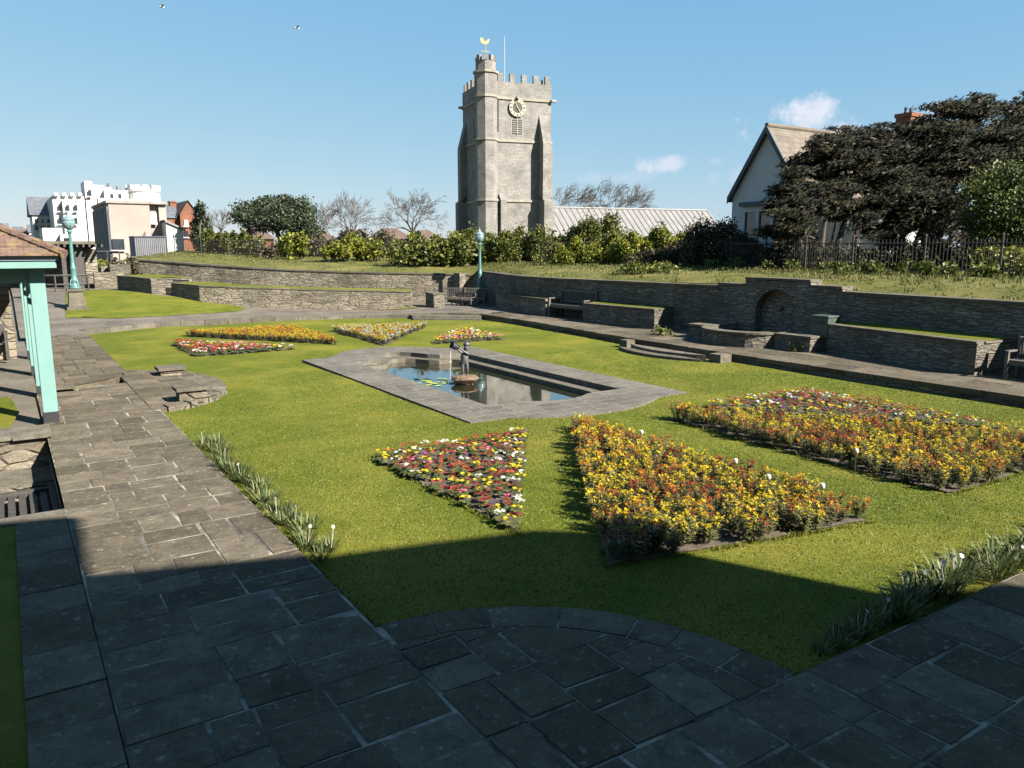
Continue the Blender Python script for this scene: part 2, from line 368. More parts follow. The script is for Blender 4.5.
M['wall_pale'] = rubble('pale_rubble', [(.22, .18, .12), (.36, .31, .23), (.27, .235, .17), (.42, .37, .28)], (.17, .145, .11), 1.9, 5.0)
M['coping'] = slab_mat('coping_stone', (.13, .113, .088), (.17, .15, .115), (.21, .185, .145), .4)
M['tower'] = stone('tower_stone', (.275, .258, .235), (.355, .335, .308), (.18, .168, .152), .6, .20, .04, ms=.02, var=.22, bs=.35)
M['ashlar'] = plain('dressed_stone', (.31, .28, .235), .9, .25, 1.5)
M['teal'] = plain('turquoise_paint', (.19, .345, .315), .4, .06, 3, .03)
M['teal_dark'] = plain('turquoise_gloss', (.085, .22, .205), .45, .12, 5, .05)
M['black'] = plain('black_paint', (.02, .021, .024), .5, .3)
M['white'] = plain('white_render', (.60, .59, .57), .8, .06, 1.2, .05)
M['whitewood'] = plain('white_board', (.28, .36, .44), .5, .05)
M['soil'] = plain('bed_soil', (.10, .075, .048), 1, .5, 9, 1.0)
M['oak'] = plain('weathered_oak', (.13, .115, .095), .8, .35, 9, .4)
M['darkwood'] = plain('dark_wood', (.055, .047, .040), .7, .4, 9, .3)
M['bark'] = plain('bark', (.085, .068, .052), .95, .45, 5, .8)
M['twig'] = plain('bare_twigs', (.105, .085, .07), .95, .3, 3, 0)
M['iron'] = plain('railing_iron', (.045, .038, .034), .7, .3, 8, 0)
M['bronze'] = plain('lead_figure', (.11, .105, .11), .5, .5, 14, .3, .3)
M['urn'] = plain('dark_vessel', (.018, .018, .022), .6, .4, 12)
M['rust'] = plain('mossy_rock', (.16, .10, .055), .9, .8, 9, .9)
M['brick'] = stone('red_brick', (.24, .085, .045), (.31, .12, .065), (.22, .17, .13), .225, .075, .0, ms=.006, var=.25, bs=.3)
M['vbrick'] = stone('low_bounce_brick', (.075, .045, .035), (.11, .065, .05), (.06, .05, .045), .225, .075, .0, ms=.006, var=.3, bs=.3)  # kept dark so the unseen building bounces little light
M['glass'] = plain('window_glass', (.03, .04, .05), .08, .2, 2, 0, 0, .8)
M['navy'] = plain('slate_blue_trim', (.05, .075, .11), .6, .2)
M['green_metal'] = plain('green_bin_paint', (.055, .085, .065), .5, .25, 6, .05)
M['gold'] = plain('gilding', (.45, .35, .15), .35, .15, 9, 0, .5)
M['cream'] = plain('cream_dial', (.40, .37, .25), .5, .1, 9, 0)
M['concrete'] = plain('pink_concrete', (.36, .30, .26), .9, .12, .35, .1)
M['greyside'] = plain('grey_cladding', (.16, .165, .18), .8, .2, 1)
M['lead'] = plain('lead_roof', (.235, .222, .215), .6, .15, .8, .1)
M['lily'] = plain('lily_leaf', (.36, .42, .06), .6, .3, 8)
def lamp_glass():
    m, t, b = new_mat('lamp_glass'); b.inputs['Base Color'].default_value = (.16, .23, .24, 1); b.inputs['Roughness'].default_value = .12; b.inputs['Coat Weight'].default_value = .5
    b.inputs['Transmission Weight'].default_value = .25; return m
M['lampglass'] = lamp_glass()
def water():
    m, t, b = new_mat('pond_water'); b.inputs['Base Color'].default_value = (.016, .017, .009, 1); b.inputs['Roughness'].default_value = .015; b.inputs['IOR'].default_value = 1.45; b.inputs['Specular IOR Level'].default_value = 1.0
    b.inputs['Coat Weight'].default_value = .6; b.inputs['Coat Roughness'].default_value = .01; b.inputs['Coat IOR'].default_value = 1.5
    bump(t, b, noise_n(t, 5, 3, .5, 'World'), .05, .02); 
    return m
M['water'] = water()
def tiles():
    m, t, b = new_mat('clay_tiles'); tcn = t.nodes.new('ShaderNodeTexCoord'); br = t.nodes.new('ShaderNodeTexBrick'); t.links.new(tcn.outputs['UV'], br.inputs['Vector'])
    for k, v in (('Color1', (.085, .042, .03, 1)), ('Color2', (.13, .08, .055, 1)), ('Mortar', (.04, .03, .022, 1)), ('Scale', 1.0), ('Mortar Size', .008), ('Brick Width', .17), ('Row Height', .1)): br.inputs[k].default_value = v
    l = noise_n(t, 4, 7, .7); col = mix(t, ramp(t, l, [(.50, 0), (.62, .9)]), br.outputs['Color'], (.25, .18, .06)); l2 = noise_n(t, 7, 6, .7, dist=1); col = mix(t, ramp(t, l2, [(.55, 0), (.66, .8)]), col, (.13, .11, .09))
    t.links.new(col, b.inputs['Base Color']); b.inputs['Roughness'].default_value = .9
    bump(t, b, br.outputs['Fac'], -.6, .02); return m
M['tiles'] = tiles()
def slate(name, a, bcol, bw=.3, rh=.22, pale=(.5, .45, .35)):
    m, t, b = new_mat(name); tcn = t.nodes.new('ShaderNodeTexCoord'); br = t.nodes.new('ShaderNodeTexBrick'); t.links.new(tcn.outputs['UV'], br.inputs['Vector'])
    for k, v in (('Color1', c4(a)), ('Color2', c4(bcol)), ('Mortar', c4([x*.4 for x in a])), ('Scale', 1.0), ('Mortar Size', .012), ('Brick Width', bw), ('Row Height', rh)): br.inputs[k].default_value = v
    l = noise_n(t, 1.2, 7, .7); col = mix(t, ramp(t, l, [(.45, 0), (.7, .7)]), br.outputs['Color'], pale); t.links.new(col, b.inputs['Base Color']); b.inputs['Roughness'].default_value = .85; return m
M['house_tiles'] = slate('house_roof_tiles', (.11, .085, .06), (.16, .125, .09), .45, .3, (.20, .175, .14))
M['slate'] = slate('grey_slate', (.09, .10, .12), (.13, .14, .17), .3, .22, (.2, .2, .2))
M['redroof'] = slate('red_roof', (.11, .065, .048), (.16, .09, .065), .3, .25, (.17, .13, .10))
# leaves
M['primleaf'] = leafy('primrose_leaf', [(.05, .09, .02), (.10, .13, .03), (.16, .15, .05)])
M['wallleaf'] = leafy('wallflower_leaf', [(.075, .095, .03), (.16, .165, .06), (.30, .27, .12)])
M['daffleaf'] = leafy('daffodil_leaf', [(.06, .10, .025), (.12, .16, .045), (.28, .27, .11)], trans=.3)
M['hedgeY'] = leafy('yellow_green_leaf', [(.08, .11, .012), (.19, .21, .02), (.34, .32, .03)], trans=.2, zones=.9)
M['hedgeG'] = leafy('mid_green_leaf', [(.05, .075, .014), (.12, .14, .025), (.22, .22, .04)], trans=.25, zones=.9)
M['hedgeD'] = leafy('dark_shrub_leaf', [(.03, .036, .016), (.07, .065, .03), (.14, .10, .06)], trans=.1)
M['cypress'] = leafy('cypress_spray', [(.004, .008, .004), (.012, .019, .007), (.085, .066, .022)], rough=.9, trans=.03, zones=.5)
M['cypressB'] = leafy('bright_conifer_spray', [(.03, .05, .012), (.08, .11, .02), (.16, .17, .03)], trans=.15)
M['evergreen'] = leafy('evergreen_leaf', [(.02, .035, .015), (.045, .065, .028), (.09, .10, .05)], trans=.1)
def petal(name, c, v=.2):
    m, t, b = new_mat(name); g = t.nodes.new('ShaderNodeNewGeometry')
    t.links.new(ramp(t, g.outputs['Random Per Island'], [(0, [x*(1-v) for x in c]), (1, [min(1, x*(1+v)) for x in c])]), b.inputs['Base Color']); b.inputs['Roughness'].default_value = .7; b.inputs['Specular IOR Level'].default_value = .2; return m
PET = {'yellow': petal('yellow_petal', (.62, .46, .012)), 'red': petal('red_petal', (.27, .02, .025), .5), 'white': petal('white_petal', (.62, .60, .52), .1), 'scarlet': petal('scarlet_petal', (.42, .06, .025), .4),
       'purple': petal('purple_petal', (.17, .06, .24)), 'pink': petal('pink_petal', (.62, .16, .26)), 'orange': petal('orange_petal', (.60, .24, .012)), 'rust': petal('rust_petal', (.30, .05, .015), .4)}

# ================================================================ GROUND
gnd = sheet([(-3000, -3000), (3000, -3000), (3000, 3000), (-3000, 3000)], lambda x, y: -1.25, 600).build('ground', M['bankgrass']); tag(gnd, kind='structure')
# lawn with a hole for the pond
LB = [(2.35, 3.35), (17.12, 3.35), (17.12, 12), (17.3, 19), (17.9, 26), (18.0, 30.4), (16.3, 32.4), (12.8, 34.2), (8.8, 34.6), (5.0, 34.6), (2.35, 33.2)]
pond_hole = [(7.5, 12.6), (12.0, 12.6), (12.0, 21.4), (11.2, 22.2), (8.3, 22.2), (7.5, 21.4)]
lz = lambda x, y: .012*math.sin(x*1.3+y*.4)+.010*math.sin(y*.9-x*.3)-.012
lawn = sheet(LB, lz, .5, [pond_hole]).build('lawn', M['lawn'], smooth=True); tag(lawn, kind='structure')
# left hand ground under everything west of the path
base = sheet([(-60, -20), (.55, -20), (.55, 9.9), (-.9, 9.9), (-.9, 10.62), (-6, 10.62), (-6, 14.9), (.36, 14.9), (.42, 14.9), (.55, 30), (.6, 34), (2.3, 34), (4, 60), (4, 75), (-60, 75)], lambda x, y: hgt(x, y)-.13, 1.5)
b_ = base.build('gravel_yard', M['farpave'], smooth=True); tag(b_, kind='structure')

# ---- near flagstones
zp = .05
PB = MB()
PB.merge(sheet([(.37, -7), (30, -7), (30, 3.35), (4.7, 3.35), (2.35, 3.35), (2.35, 20.2), (.37, 19.8)], lambda x, y: zp-.001, 1.2), Matrix())
arc = [(2.35+2.33*math.cos(a), 3.35+2.40*math.sin(a)) for a in np.linspace(0, math.pi/2, 22)]
PB.prism([(2.35, 3.35)]+arc, -.2, zp-.004)
PB.box(.37, 2.35, 3.35, 19.8, -.2, zp-.005); PB.box(2.35, 30, -7, 3.35, -.2, zp-.005)
tag(PB.build('path_mortar', M['mortar']), kind='structure')
near = slabs(.37, 2.35, 3.35, 19.9, lambda x, y: zp, 5, .30, .78, gap=.012)
near.merge(slabs(2.35, 30, -7, 3.35, lambda x, y: zp, 9, .34, .85, gap=.012), Matrix())
near.merge(slabs(.37, 2.35, -7, 3.35, lambda x, y: zp, 15, .32, .8, gap=.012), Matrix())
inner = [(2.35, 3.35)]+[(2.35+1.97*math.cos(a), 3.35+2.04*math.sin(a)) for a in np.linspace(0, math.pi/2, 14)]
near.merge(slabs(2.35, 4.75, 3.35, 5.8, lambda x, y: zp, 21, .30, .7, region=inner, gap=.012), Matrix())
# curved border stones round the bastion
rnd = random.Random(4)
aa = 0
while aa < math.pi/2-.02:
    a1 = min(math.pi/2, aa+rnd.uniform(.16, .30)); g = .006
    ks = np.linspace(aa+g, a1-g, 5)
    o_ = [(2.35+2.35*math.cos(a), 3.35+2.42*math.sin(a)) for a in ks]; i_ = [(2.35+1.99*math.cos(a), 3.35+2.06*math.sin(a)) for a in ks]
    near.prism(o_+i_[::-1], -.02, zp+rnd.uniform(.0, .012)); aa = a1
tag(near.build('flagstone_path', M['slab']), kind='structure')
# pale mortar repairs lying in some of the joints
rnd = random.Random(12)
def streak(x0, y0, x1, y1, wd, z):
    n = 7; L = []; Rr = []
    d = Vector((x1-x0, y1-y0)); nn = Vector((-d.y, d.x)).normalized()
    for i in range(n+1):
        p = Vector((x0, y0)) + d*(i/n) + nn*rnd.uniform(-.008, .008); ww = wd*rnd.uniform(.35, 1.1)*(.3 if i in (0, n) else 1)
        L.append((p.x+nn.x*ww, p.y+nn.y*ww, z)); Rr.append((p.x-nn.x*ww, p.y-nn.y*ww, z))
    rp.add(Rr+L, [(i, i+1, n+2+i, n+1+i) for i in range(n)])
# left edge kerb beside the dark grass and the strip beyond
kb = MB(); y = -6
while y < 10.4:
    L = rnd.uniform(.35, .8); L = min(L, 10.45-y); kb.box(-.15, .36, y, y+L-.012, -.2, zp+.004+rnd.uniform(0, .010)); y += L
y = 14.9
tag(kb.build('path_kerb', M['slab']), kind='structure')
tag(sheet([(-8, -10), (-.15, -10), (-.15, 10.3), (-8, 10.3)], lambda x, y: .045, 1).build('side_lawn', M['lawn'], smooth=True), kind='structure')
tag(sheet([(-8, 15.75), (-.2, 15.75), (.02, 17.5), (-.1, 19.4), (-1, 20.2), (-8, 20.2)], lambda x, y: .06, .5).build('grass_patch', M['lawn'], smooth=True), kind='structure')

# ---- raised level of the side path, with its curved step and the half-round landing
L2 = MB()
L2.merge(sheet([(.5, 19.55), (1.0, 19.72), (1.6, 20.1), (2.0, 20.5), (2.36, 21.6), (2.36, 31.6), (.5, 31.6)], lambda x, y: hgt(x, y)+.02, .6), Matrix())
L2.prism([(.5, 19.55), (1.0, 19.72), (1.6, 20.1), (2.0, 20.5), (2.36, 21.6), (2.36, 31.6), (.5, 31.6)], -.1, .125)
tag(L2.build('upper_path', M['slab']), kind='structure')
def below_step(x, y): return y < 19.62+.42*max(0, x-.55)**1.3 or (x > 1.7 and y < 21.2)
tag(slabs(.52, 2.35, 19.5, 31.6, lambda x, y: hgt(x, y)+.024, 33, .34, .85, gap=.012, cut=below_step).build('upper_path', M['slab']), kind='structure')
el = [(2.2+1.95*math.cos(a), 19.2+2.85*math.sin(a)) for a in np.linspace(-math.pi/2+.12, math.pi/2, 24)]
lb = MB().prism([(2.2, 16.4)]+el+[(2.2, 22.0)], -.15, .066); tag(lb.build('landing', M['farpave']), kind='structure')
tag(slabs(2.2, 4.3, 16.3, 22.1, lambda x, y: .068, 35, .3, .8, region=[(2.21, 16.38)]+el[:-1]+[(2.21, 22.04)], gap=.012).build('landing', M['slab']), kind='structure')
rk = MB()
for i in range(4):
    a0, a1 = -1.42+i*.24, -1.42+i*.24+.22; ks = np.linspace(a0, a1, 4)
    rk.prism([(2.2+2.0*math.cos(a), 19.2+2.9*math.sin(a)) for a in ks]+[(2.2+1.72*math.cos(a), 19.2+2.55*math.sin(a)) for a in ks[::-1]], -.1, .10+.012*i)
tag(rk.build('landing_kerb', M['wall_pale']), kind='structure')
# ---- right hand path
rpz = .22
RPa = [(17.12, -6), (17.12, 12), (17.3, 19), (17.9, 26), (18.0, 30.4), (19.3, 31.6), (21.2, 31.6), (21.8, 24), (21.5, 12), (21, -6)][::-1]
RP = MB().prism(RPa, -.2, rpz-.012)
tag(RP.build('right_path_bed', M['wall']), kind='structure')
rs = MB(); rnd = random.Random(7)
kp = [(17.12, -6), (17.12, 12), (17.3, 19), (17.9, 26), (18.0, 30.4)]
def kx(y):
    for (a, b), (c, d) in zip(kp, kp[1:]):
        if b <= y <= d: return a+(c-a)*(y-b)/(d-b)
    return 18.0
y = -5
while y < 30.3:                                         # kerb course on the lawn side, then rows of flags
    L = min(rnd.uniform(.6, 1.1), 30.35-y); g = .008
    x = kx(y+L/2); ws = []; t = x-.03
    while t < 20.6: wdt = rnd.uniform(.5, 1.0); ws.append((t, min(20.6, t+wdt))); t += wdt
    for a, b in ws: rs.box(a+(kx(y)-x)+g, b+(kx(y)-x)-g, y+g, y+L-g, .10, rpz+rnd.uniform(-.004, .006))
    y += L
tag(rs.build('right_path', M['slab']), kind='structure')
# ---- two curved steps from the lawn up to the niche
def arcpoly(cx, cy, r, a0, a1, n=14): return [(cx+r*math.cos(a), cy+r*math.sin(a)) for a in np.linspace(a0, a1, n)]
st = MB()
c0 = (19.3, 17.2)
st.prism(arcpoly(*c0, 3.45, R(180-31), R(180+31)), -.1, .075); st.prism(arcpoly(*c0, 3.05, R(180-32), R(180+32)), -.1, .15)
st.box(16.55, 17.0, 14.9, 15.32, -.1, .24); st.box(16.75, 17.1, 19.05, 19.4, -.1, .22)
tag(st.build('lawn_steps', M['coping'], bevel=.01), kind='structure')
# ---- back terrace path
BL = [(2.35, 33.0), (5.0, 34.35), (8.8, 34.35), (12.8, 33.9), (16.3, 32.0), (18.05, 30.35)]
BP = BL + [(21.4, 30.3), (24, 41), (18, 48), (12, 52), (9, 75), (-2, 75), (.3, 52), (.3, 31.5), (2.35, 31.5)]
tag(sheet(BP, lambda x, y: hgt(x, y), .8).build('terrace_path', M['farpave'], smooth=True), kind='structure')
kb = MB()
for i in range(len(BL)-1):
    a = Vector(BL[i]); b = Vector(BL[i+1]); n = max(1, round((b-a).length/.9)); d = (b-a).normalized(); nn = Vector((d.y, -d.x))
    for k in range(n):
        p = a.lerp(b, k/n)+d*.006; q = a.lerp(b, (k+1)/n)-d*.006; P = [p+nn*.04, q+nn*.04, q-nn*.34, p-nn*.34]
        kb.prism([(v.x, v.y) for v in P], -.1, hgt(*((p+q)/2))+.03)
tag(kb.build('terrace_kerb', M['coping'], bevel=.01), kind='structure')
s2 = MB(); s2.prism([(15.2, 31.6), (17.6, 29.7), (17.9, 30.3), (15.4, 32.4)], -.1, .07); s2.prism([(15.3, 31.9), (17.75, 29.95), (18.1, 30.5), (15.5, 32.8)], -.1, .155)
tag(s2.build('terrace_steps', M['coping'], bevel=.01), kind='structure')
def edgepts(l, add=0): return [tuple(on(px, py, add)[:2]) for px, py in l]
gp = edgepts([(66, 318), (120, 318.5), (200, 314), (238, 311.5), (246, 309), (225, 303), (190, 299), (150, 294.5), (112, 290), (85, 290), (66, 292)])
tag(sheet(gp, lambda x, y: hgt(x, y)+.02, .6).build('terrace_lawn', M['lawn'], smooth=True), kind='structure')
gp = edgepts([(264, 301.5), (300, 307.5), (345, 309.5), (400, 309.5), (419, 308.3), (400, 305.5), (350, 304.5), (300, 302.5)])
tag(sheet(gp, lambda x, y: hgt(x, y)+.02, .6).build('terrace_lawn', M['lawn'], smooth=True), kind='structure')

# ================================================================ POND
pond = thing('garden_pond', 'long sunken stone-edged pond in the middle of the lawn with curved ends', 'pond', (9.7, 16.9, 0))
def bulge(x0, x1, y, dy, n=14, shoulder=.18):
    P = []
    for i in range(n+1):
        t = i/n; x = x0+(x1-x0)*t
        if t < shoulder: k = .25*ss(t/shoulder)*.0
        elif t > 1-shoulder: k = 0
        else:
            u = (t-shoulder)/(1-2*shoulder); k = math.sin(math.pi*u)**.6
        P.append((x, y+dy*k))
    return P
outer = bulge(6.95, 12.5, 12.15, -.62) + [(12.5, 21.6)] + bulge(12.5, 6.95, 21.75, 1.5)
inn = [(8.03, 13.3)]+bulge(8.5, 11.0, 13.3, -.32, 10)+[(11.52, 13.3), (11.52, 20.6)]+bulge(11.0, 8.5, 20.6, 1.3, 10)+[(8.03, 20.6)]
cop = sheet(outer, lambda x, y: .03, .35, [inn], seed=3)
# crazy paving: cut into stones by shader; the coping has real thickness
def ring(mb, P, z0, z1, inward):
    n = len(P); v = [(p[0], p[1], z0) for p in P]+[(p[0], p[1], z1) for p in P]
    mb.add(v, [((i, (i+1) % n, n+(i+1) % n, n+i) if not inward else ((i+1) % n, i, n+i, n+(i+1) % n)) for i in range(n)])
ring(cop, outer, -.1, .03, False); ring(cop, inn, -.099, .03, True)
M['pondflag'] = stone('pond_flags', (.14, .125, .10), (.20, .18, .145), (.24, .215, .175), .6, .36, .2, bs=.25, ms=.012, var=.35)
cop.build('coping', M['pondflag'], pond)
led_in = [(8.06, 13.55)]+bulge(8.7, 10.7, 13.55, -.25, 10)+[(11.02, 13.6), (11.18, 13.9), (11.18, 20.0), (11.0, 20.3)]+bulge(10.8, 8.6, 20.3, 1.0, 10)+[(8.06, 20.3)]
led = sheet([(x, y) for x, y in [(8.0, 13.2)]+bulge(8.5, 11.0, 13.2, -.35, 10)+[(11.6, 13.2), (11.6, 20.7)]+bulge(11.0, 8.5, 20.7, 1.35, 10)+[(8.0, 20.7)]], lambda x, y: -.10, .4, [led_in])
ring(led, led_in, -.8, -.10, True); led.build('ledge', M['coping'], pond)
bs = MB(); bs.box(7.9, 11.7, 12.8, 22.2, -.95, -.85)
bs.box(7.7, 8.0, 12.7, 22.2, -.9, -.225); bs.box(11.62, 11.8, 12.7, 22.2, -.9, -.225); bs.build('basin', M['darkwood'], pond)
wt = sheet([(7.95, 12.9), (11.6, 12.9), (11.6, 22.1), (7.95, 22.1)], lambda x, y: -.215, .5).build('water', M['water'], smooth=True); tag(wt, kind='structure')
# short mown blades on the nearer half of the lawn
def inpoly(x, y, P):
    c = np.zeros(len(x), bool)
    for i in range(len(P)):
        x1, y1 = P[i]; x2, y2 = P[(i+1) % len(P)]
        if y1 == y2: continue
        c ^= ((y1 > y) != (y2 > y)) & (x < (x2-x1)*(y-y1)/(y2-y1)+x1)
    return c
gr = np.random.default_rng(5); nbl = 260000
gx = gr.uniform(2.36, 16.9, nbl); gy = 3.4+17*(1-np.sqrt(gr.random(nbl)))
BEDT = {'A': [(4.48, 10.95), (7.45, 11.05), (4.62, 7.0)], 'B': [(8.35, 10.9), (4.85, 5.75), (8.4, 5.05)], 'C': [(10.35, 10.7), (10.1, 5.1), (14.6, 5.1)], 'D': [(11.6, 10.9), (15.0, 10.9), (14.75, 6.5)]}
keep = ~inpoly(gx, gy, outer) & ~((gx-2.35)**2/2.37**2+(gy-3.35)**2/2.44**2 < 1) & ~((gx-2.2)**2/2.02**2+(gy-19.2)**2/2.92**2 < 1)
for T_ in BEDT.values(): keep &= ~inpoly(gx, gy, T_)
gx, gy = gx[keep], gy[keep]; n_ = len(gx); gz = .012*np.sin(gx*1.3+gy*.4)+.010*np.sin(gy*.9-gx*.3)-.014
a_ = gr.uniform(0, 6.28, n_); hh = gr.uniform(.007, .019, n_); ww = .0045+.0004*gy; lx, ly = gr.normal(0, .010, n_), gr.normal(0, .010, n_)
va = np.stack([np.stack([gx-np.cos(a_)*ww, gy-np.sin(a_)*ww, gz], 1), np.stack([gx+np.cos(a_)*ww, gy+np.sin(a_)*ww, gz], 1), np.stack([gx+lx, gy+ly, gz+hh], 1)], 1).reshape(-1, 3)
me = bpy.data.meshes.new('mown_grass'); me.vertices.add(len(va)); me.vertices.foreach_set('co', va.ravel()); me.loops.add(len(va)); me.loops.foreach_set('vertex_index', np.arange(len(va), dtype=np.int32))
me.polygons.add(n_); me.polygons.foreach_set('loop_start', np.arange(0, len(va), 3, dtype=np.int32)); me.update(calc_edges=True); me.materials.append(M['blade'])
go = bpy.data.objects.new('mown_grass', me); COL.objects.link(go); tag(go, 'short mown grass blades on the sunny lawn', 'grass', kind='stuff')
# lily pads
lp = thing('lily_pads', 'patch of yellow-green lily pads floating on the pond left of the statue', 'water plant')
mbl = MB(); rnd = random.Random(3); c = G(431, 382, -.215)
for i in range(26):
    a = rnd.uniform(0, 6.28); r = .55*math.sqrt(rnd.random()); x = c.x+r*math.cos(a); y = c.y+r*1.2*math.sin(a); q = rnd.uniform(.05, .11); s = rnd.uniform(0, 6)
    mbl.add([(x, y, -.209+i*.0005)]+[(x+q*math.cos(s+t), y+q*math.sin(s+t), -.209+i*.0005) for t in np.linspace(.2, 6.1, 10)], [(0, k, k+1) for k in range(1, 10)])
mbl.build('leaf', M['lily'], lp)
# ---- statue
sc_ = G(465, 383.5, -.215); stt = thing('fountain_statue', 'small grey boy figure lifting a dark vessel, standing on a mossy rock in the pond', 'statue', sc_)
rock = MB(); rnd = random.Random(8)
prof = [(.20, -.4), (.19, -.1), (.22, .02), (.31, .08), (.36, .13), (.31, .18), (.16, .205)]
rock.lathe(prof, 14, sc_); rock.v = [(x+rnd.uniform(-.03, .03), y+rnd.uniform(-.03, .03), z+rnd.uniform(-.015, .015)) for x, y, z in rock.v]
rock.build('rock_base', M['rust'], stt)
def skin(name, verts, edges, radii, mat, parent, loc, sub=2, Mx=None):
    me = bpy.data.meshes.new(name); vv = [Vector(v) for v in verts]
    if Mx: vv = [Mx @ v for v in vv]
    me.from_pydata([tuple(v+Vector(loc)) for v in vv], edges, []); me.materials.append(mat)
    o = bpy.data.objects.new(name, me); COL.objects.link(o)
    sk = o.modifiers.new('skin', 'SKIN'); me.skin_vertices  # layer is made with the modifier
    if not me.skin_vertices: bm = bmesh.new(); bm.from_mesh(me); bm.verts.layers.skin.verify(); bm.to_mesh(me); bm.free()
    for i, r in enumerate(radii):
        d = me.skin_vertices[0].data[i]; d.radius = (r, r) if not hasattr(r, '__len__') else r; d.use_root = (i == 0)
    sk.use_smooth_shade = True; s = o.modifiers.new('subdivision', 'SUBSURF'); s.levels = sub; s.render_levels = sub
    o.parent = parent; o.matrix_parent_inverse = parent.matrix_basis.inverted(); return o
ca, sa = R_.x, R_.y
Mx = Matrix(((R_.x, F_.x, 0), (R_.y, F_.y, 0), (0, 0, 1)))*.9   # x right, y away from the path side
zb = .19
V = [(0, 0, .40), (0.0, .0, .52), (.01, 0, .64), (.02, 0, .71), (.045, -.01, .80), (.05, -.01, .87),           # pelvis..head
     (-.055, 0, .37), (-.06, -.03, .20), (-.05, .01, .04), (-.06, -.06, .015),                                  # left leg
     (.055, 0, .37), (.07, .01, .20), (.06, .05, .04), (.06, -.02, .015),                                      # right leg
     (-.075, 0, .655), (-.15, -.03, .72), (-.22, -.05, .80), (-.245, -.05, .835),                                # left arm, raised
     (.09, 0, .645), (.12, -.07, .63), (-.02, -.12, .72), (-.13, -.12, .80), (-.17, -.11, .82)]                       # right arm across
E_ = [(0, 1), (1, 2), (2, 3), (3, 4), (4, 5), (0, 6), (6, 7), (7, 8), (8, 9), (0, 10), (10, 11), (11, 12), (12, 13), (2, 14), (14, 15), (15, 16), (16, 17), (2, 18), (18, 19), (19, 20), (20, 21), (21, 22)]
rr = [.085, .082, .085, .035, .072, .068, .058, .042, .028, .022, .058, .042, .028, .022, .038, .03, .022, .024, .038, .03, .024, .02, .02]
skin('figure', V, E_, rr, M['bronze'], stt, (sc_.x, sc_.y, sc_.z+zb), 2, Mx)
vessel = MB(); vm_ = Matrix.Translation(Vector((sc_.x, sc_.y, sc_.z+zb))+Mx@Vector((-.27, -.07, .86))) @ Mx.to_4x4() @ Matrix.Rotation(R(-62), 4, 'Y') @ Matrix.Rotation(R(30), 4, 'X')
vv = MB().lathe([(.03, -.14), (.07, -.11), (.10, -.03), (.09, .05), (.11, .10), (.085, .10), (.06, .02)], 16); vessel.merge(vv, vm_); vessel.build('vessel', M['urn'], stt, smooth=True)
hair = MB(); hc = Vector((sc_.x, sc_.y, sc_.z+zb))+Mx@Vector((.055, .0, .885))
hb = MB().lathe([(.01, -.05), (.06, -.035), (.083, .0), (.075, .045), (.04, .08), (.01, .088)], 12); hair.merge(hb, Matrix.Translation(hc)); rnd = random.Random(2)
hair.v = [(x+rnd.uniform(-.01, .01), y+rnd.uniform(-.01, .01), z+rnd.uniform(-.01, .01)) for x, y, z in hair.v]; hair.build('curls', M['bronze'], stt, smooth=True)
jet = MB(); jp = Vector((sc_.x, sc_.y, sc_.z+zb))+Mx@Vector((-.34, -.08, .80)); jet.tube([jp, jp+Mx@Vector((-.04, 0, -.1)), jp+Mx@Vector((-.06, 0, -.4)), jp+Mx@Vector((-.07, 0, -1.15))], [.008, .006, .004, .003], 5)
mj, tj, bj = new_mat('falling_water'); bj.inputs['Base Color'].default_value = (.9, .95, 1, 1); bj.inputs['Transmission Weight'].default_value = .6; bj.inputs['Roughness'].default_value = .1; jet.build('water_jet', mj, stt)

# ================================================================ WALLS OF THE GARDEN
def poly_wall(mb, pts, th, side=1):
    """pts: (x,y,z0,z1) polyline; thickness to the left (side=1) of the run"""
    n = len(pts); nrm = []
    for i in range(n):
        a = Vector(pts[max(i-1, 0)][:2]); b = Vector(pts[min(i+1, n-1)][:2]); d = (b-a).normalized(); nrm.append(Vector((-d.y, d.x))*side)
    v = []
    for p, q in zip(pts, nrm): v += [(p[0], p[1], p[2]), (p[0], p[1], p[3]), (p[0]+q.x*th, p[1]+q.y*th, p[3]), (p[0]+q.x*th, p[1]+q.y*th, p[2])]
    f = []
    for i in range(n-1):
        a = 4*i; b = 4*i+4
        for k in range(4): f.append((a+k, b+k, b+(k+1) % 4, a+(k+1) % 4))
    f += [(3, 2, 1, 0), (4*n-4, 4*n-3, 4*n-2, 4*n-1)]
    if side < 0: f = [q[::-1] for q in f]
    mb.add(v, f)
def dens(pts, step=1.2):
    o = []
    for a, b in zip(pts, pts[1:]):
        n = max(1, int(math.hypot(a[0]-b[0], a[1]-b[1])/step))
        for k in range(n): o.append(tuple(a[j]+(b[j]-a[j])*k/n for j in range(len(a))))
    return o+[pts[-1]]
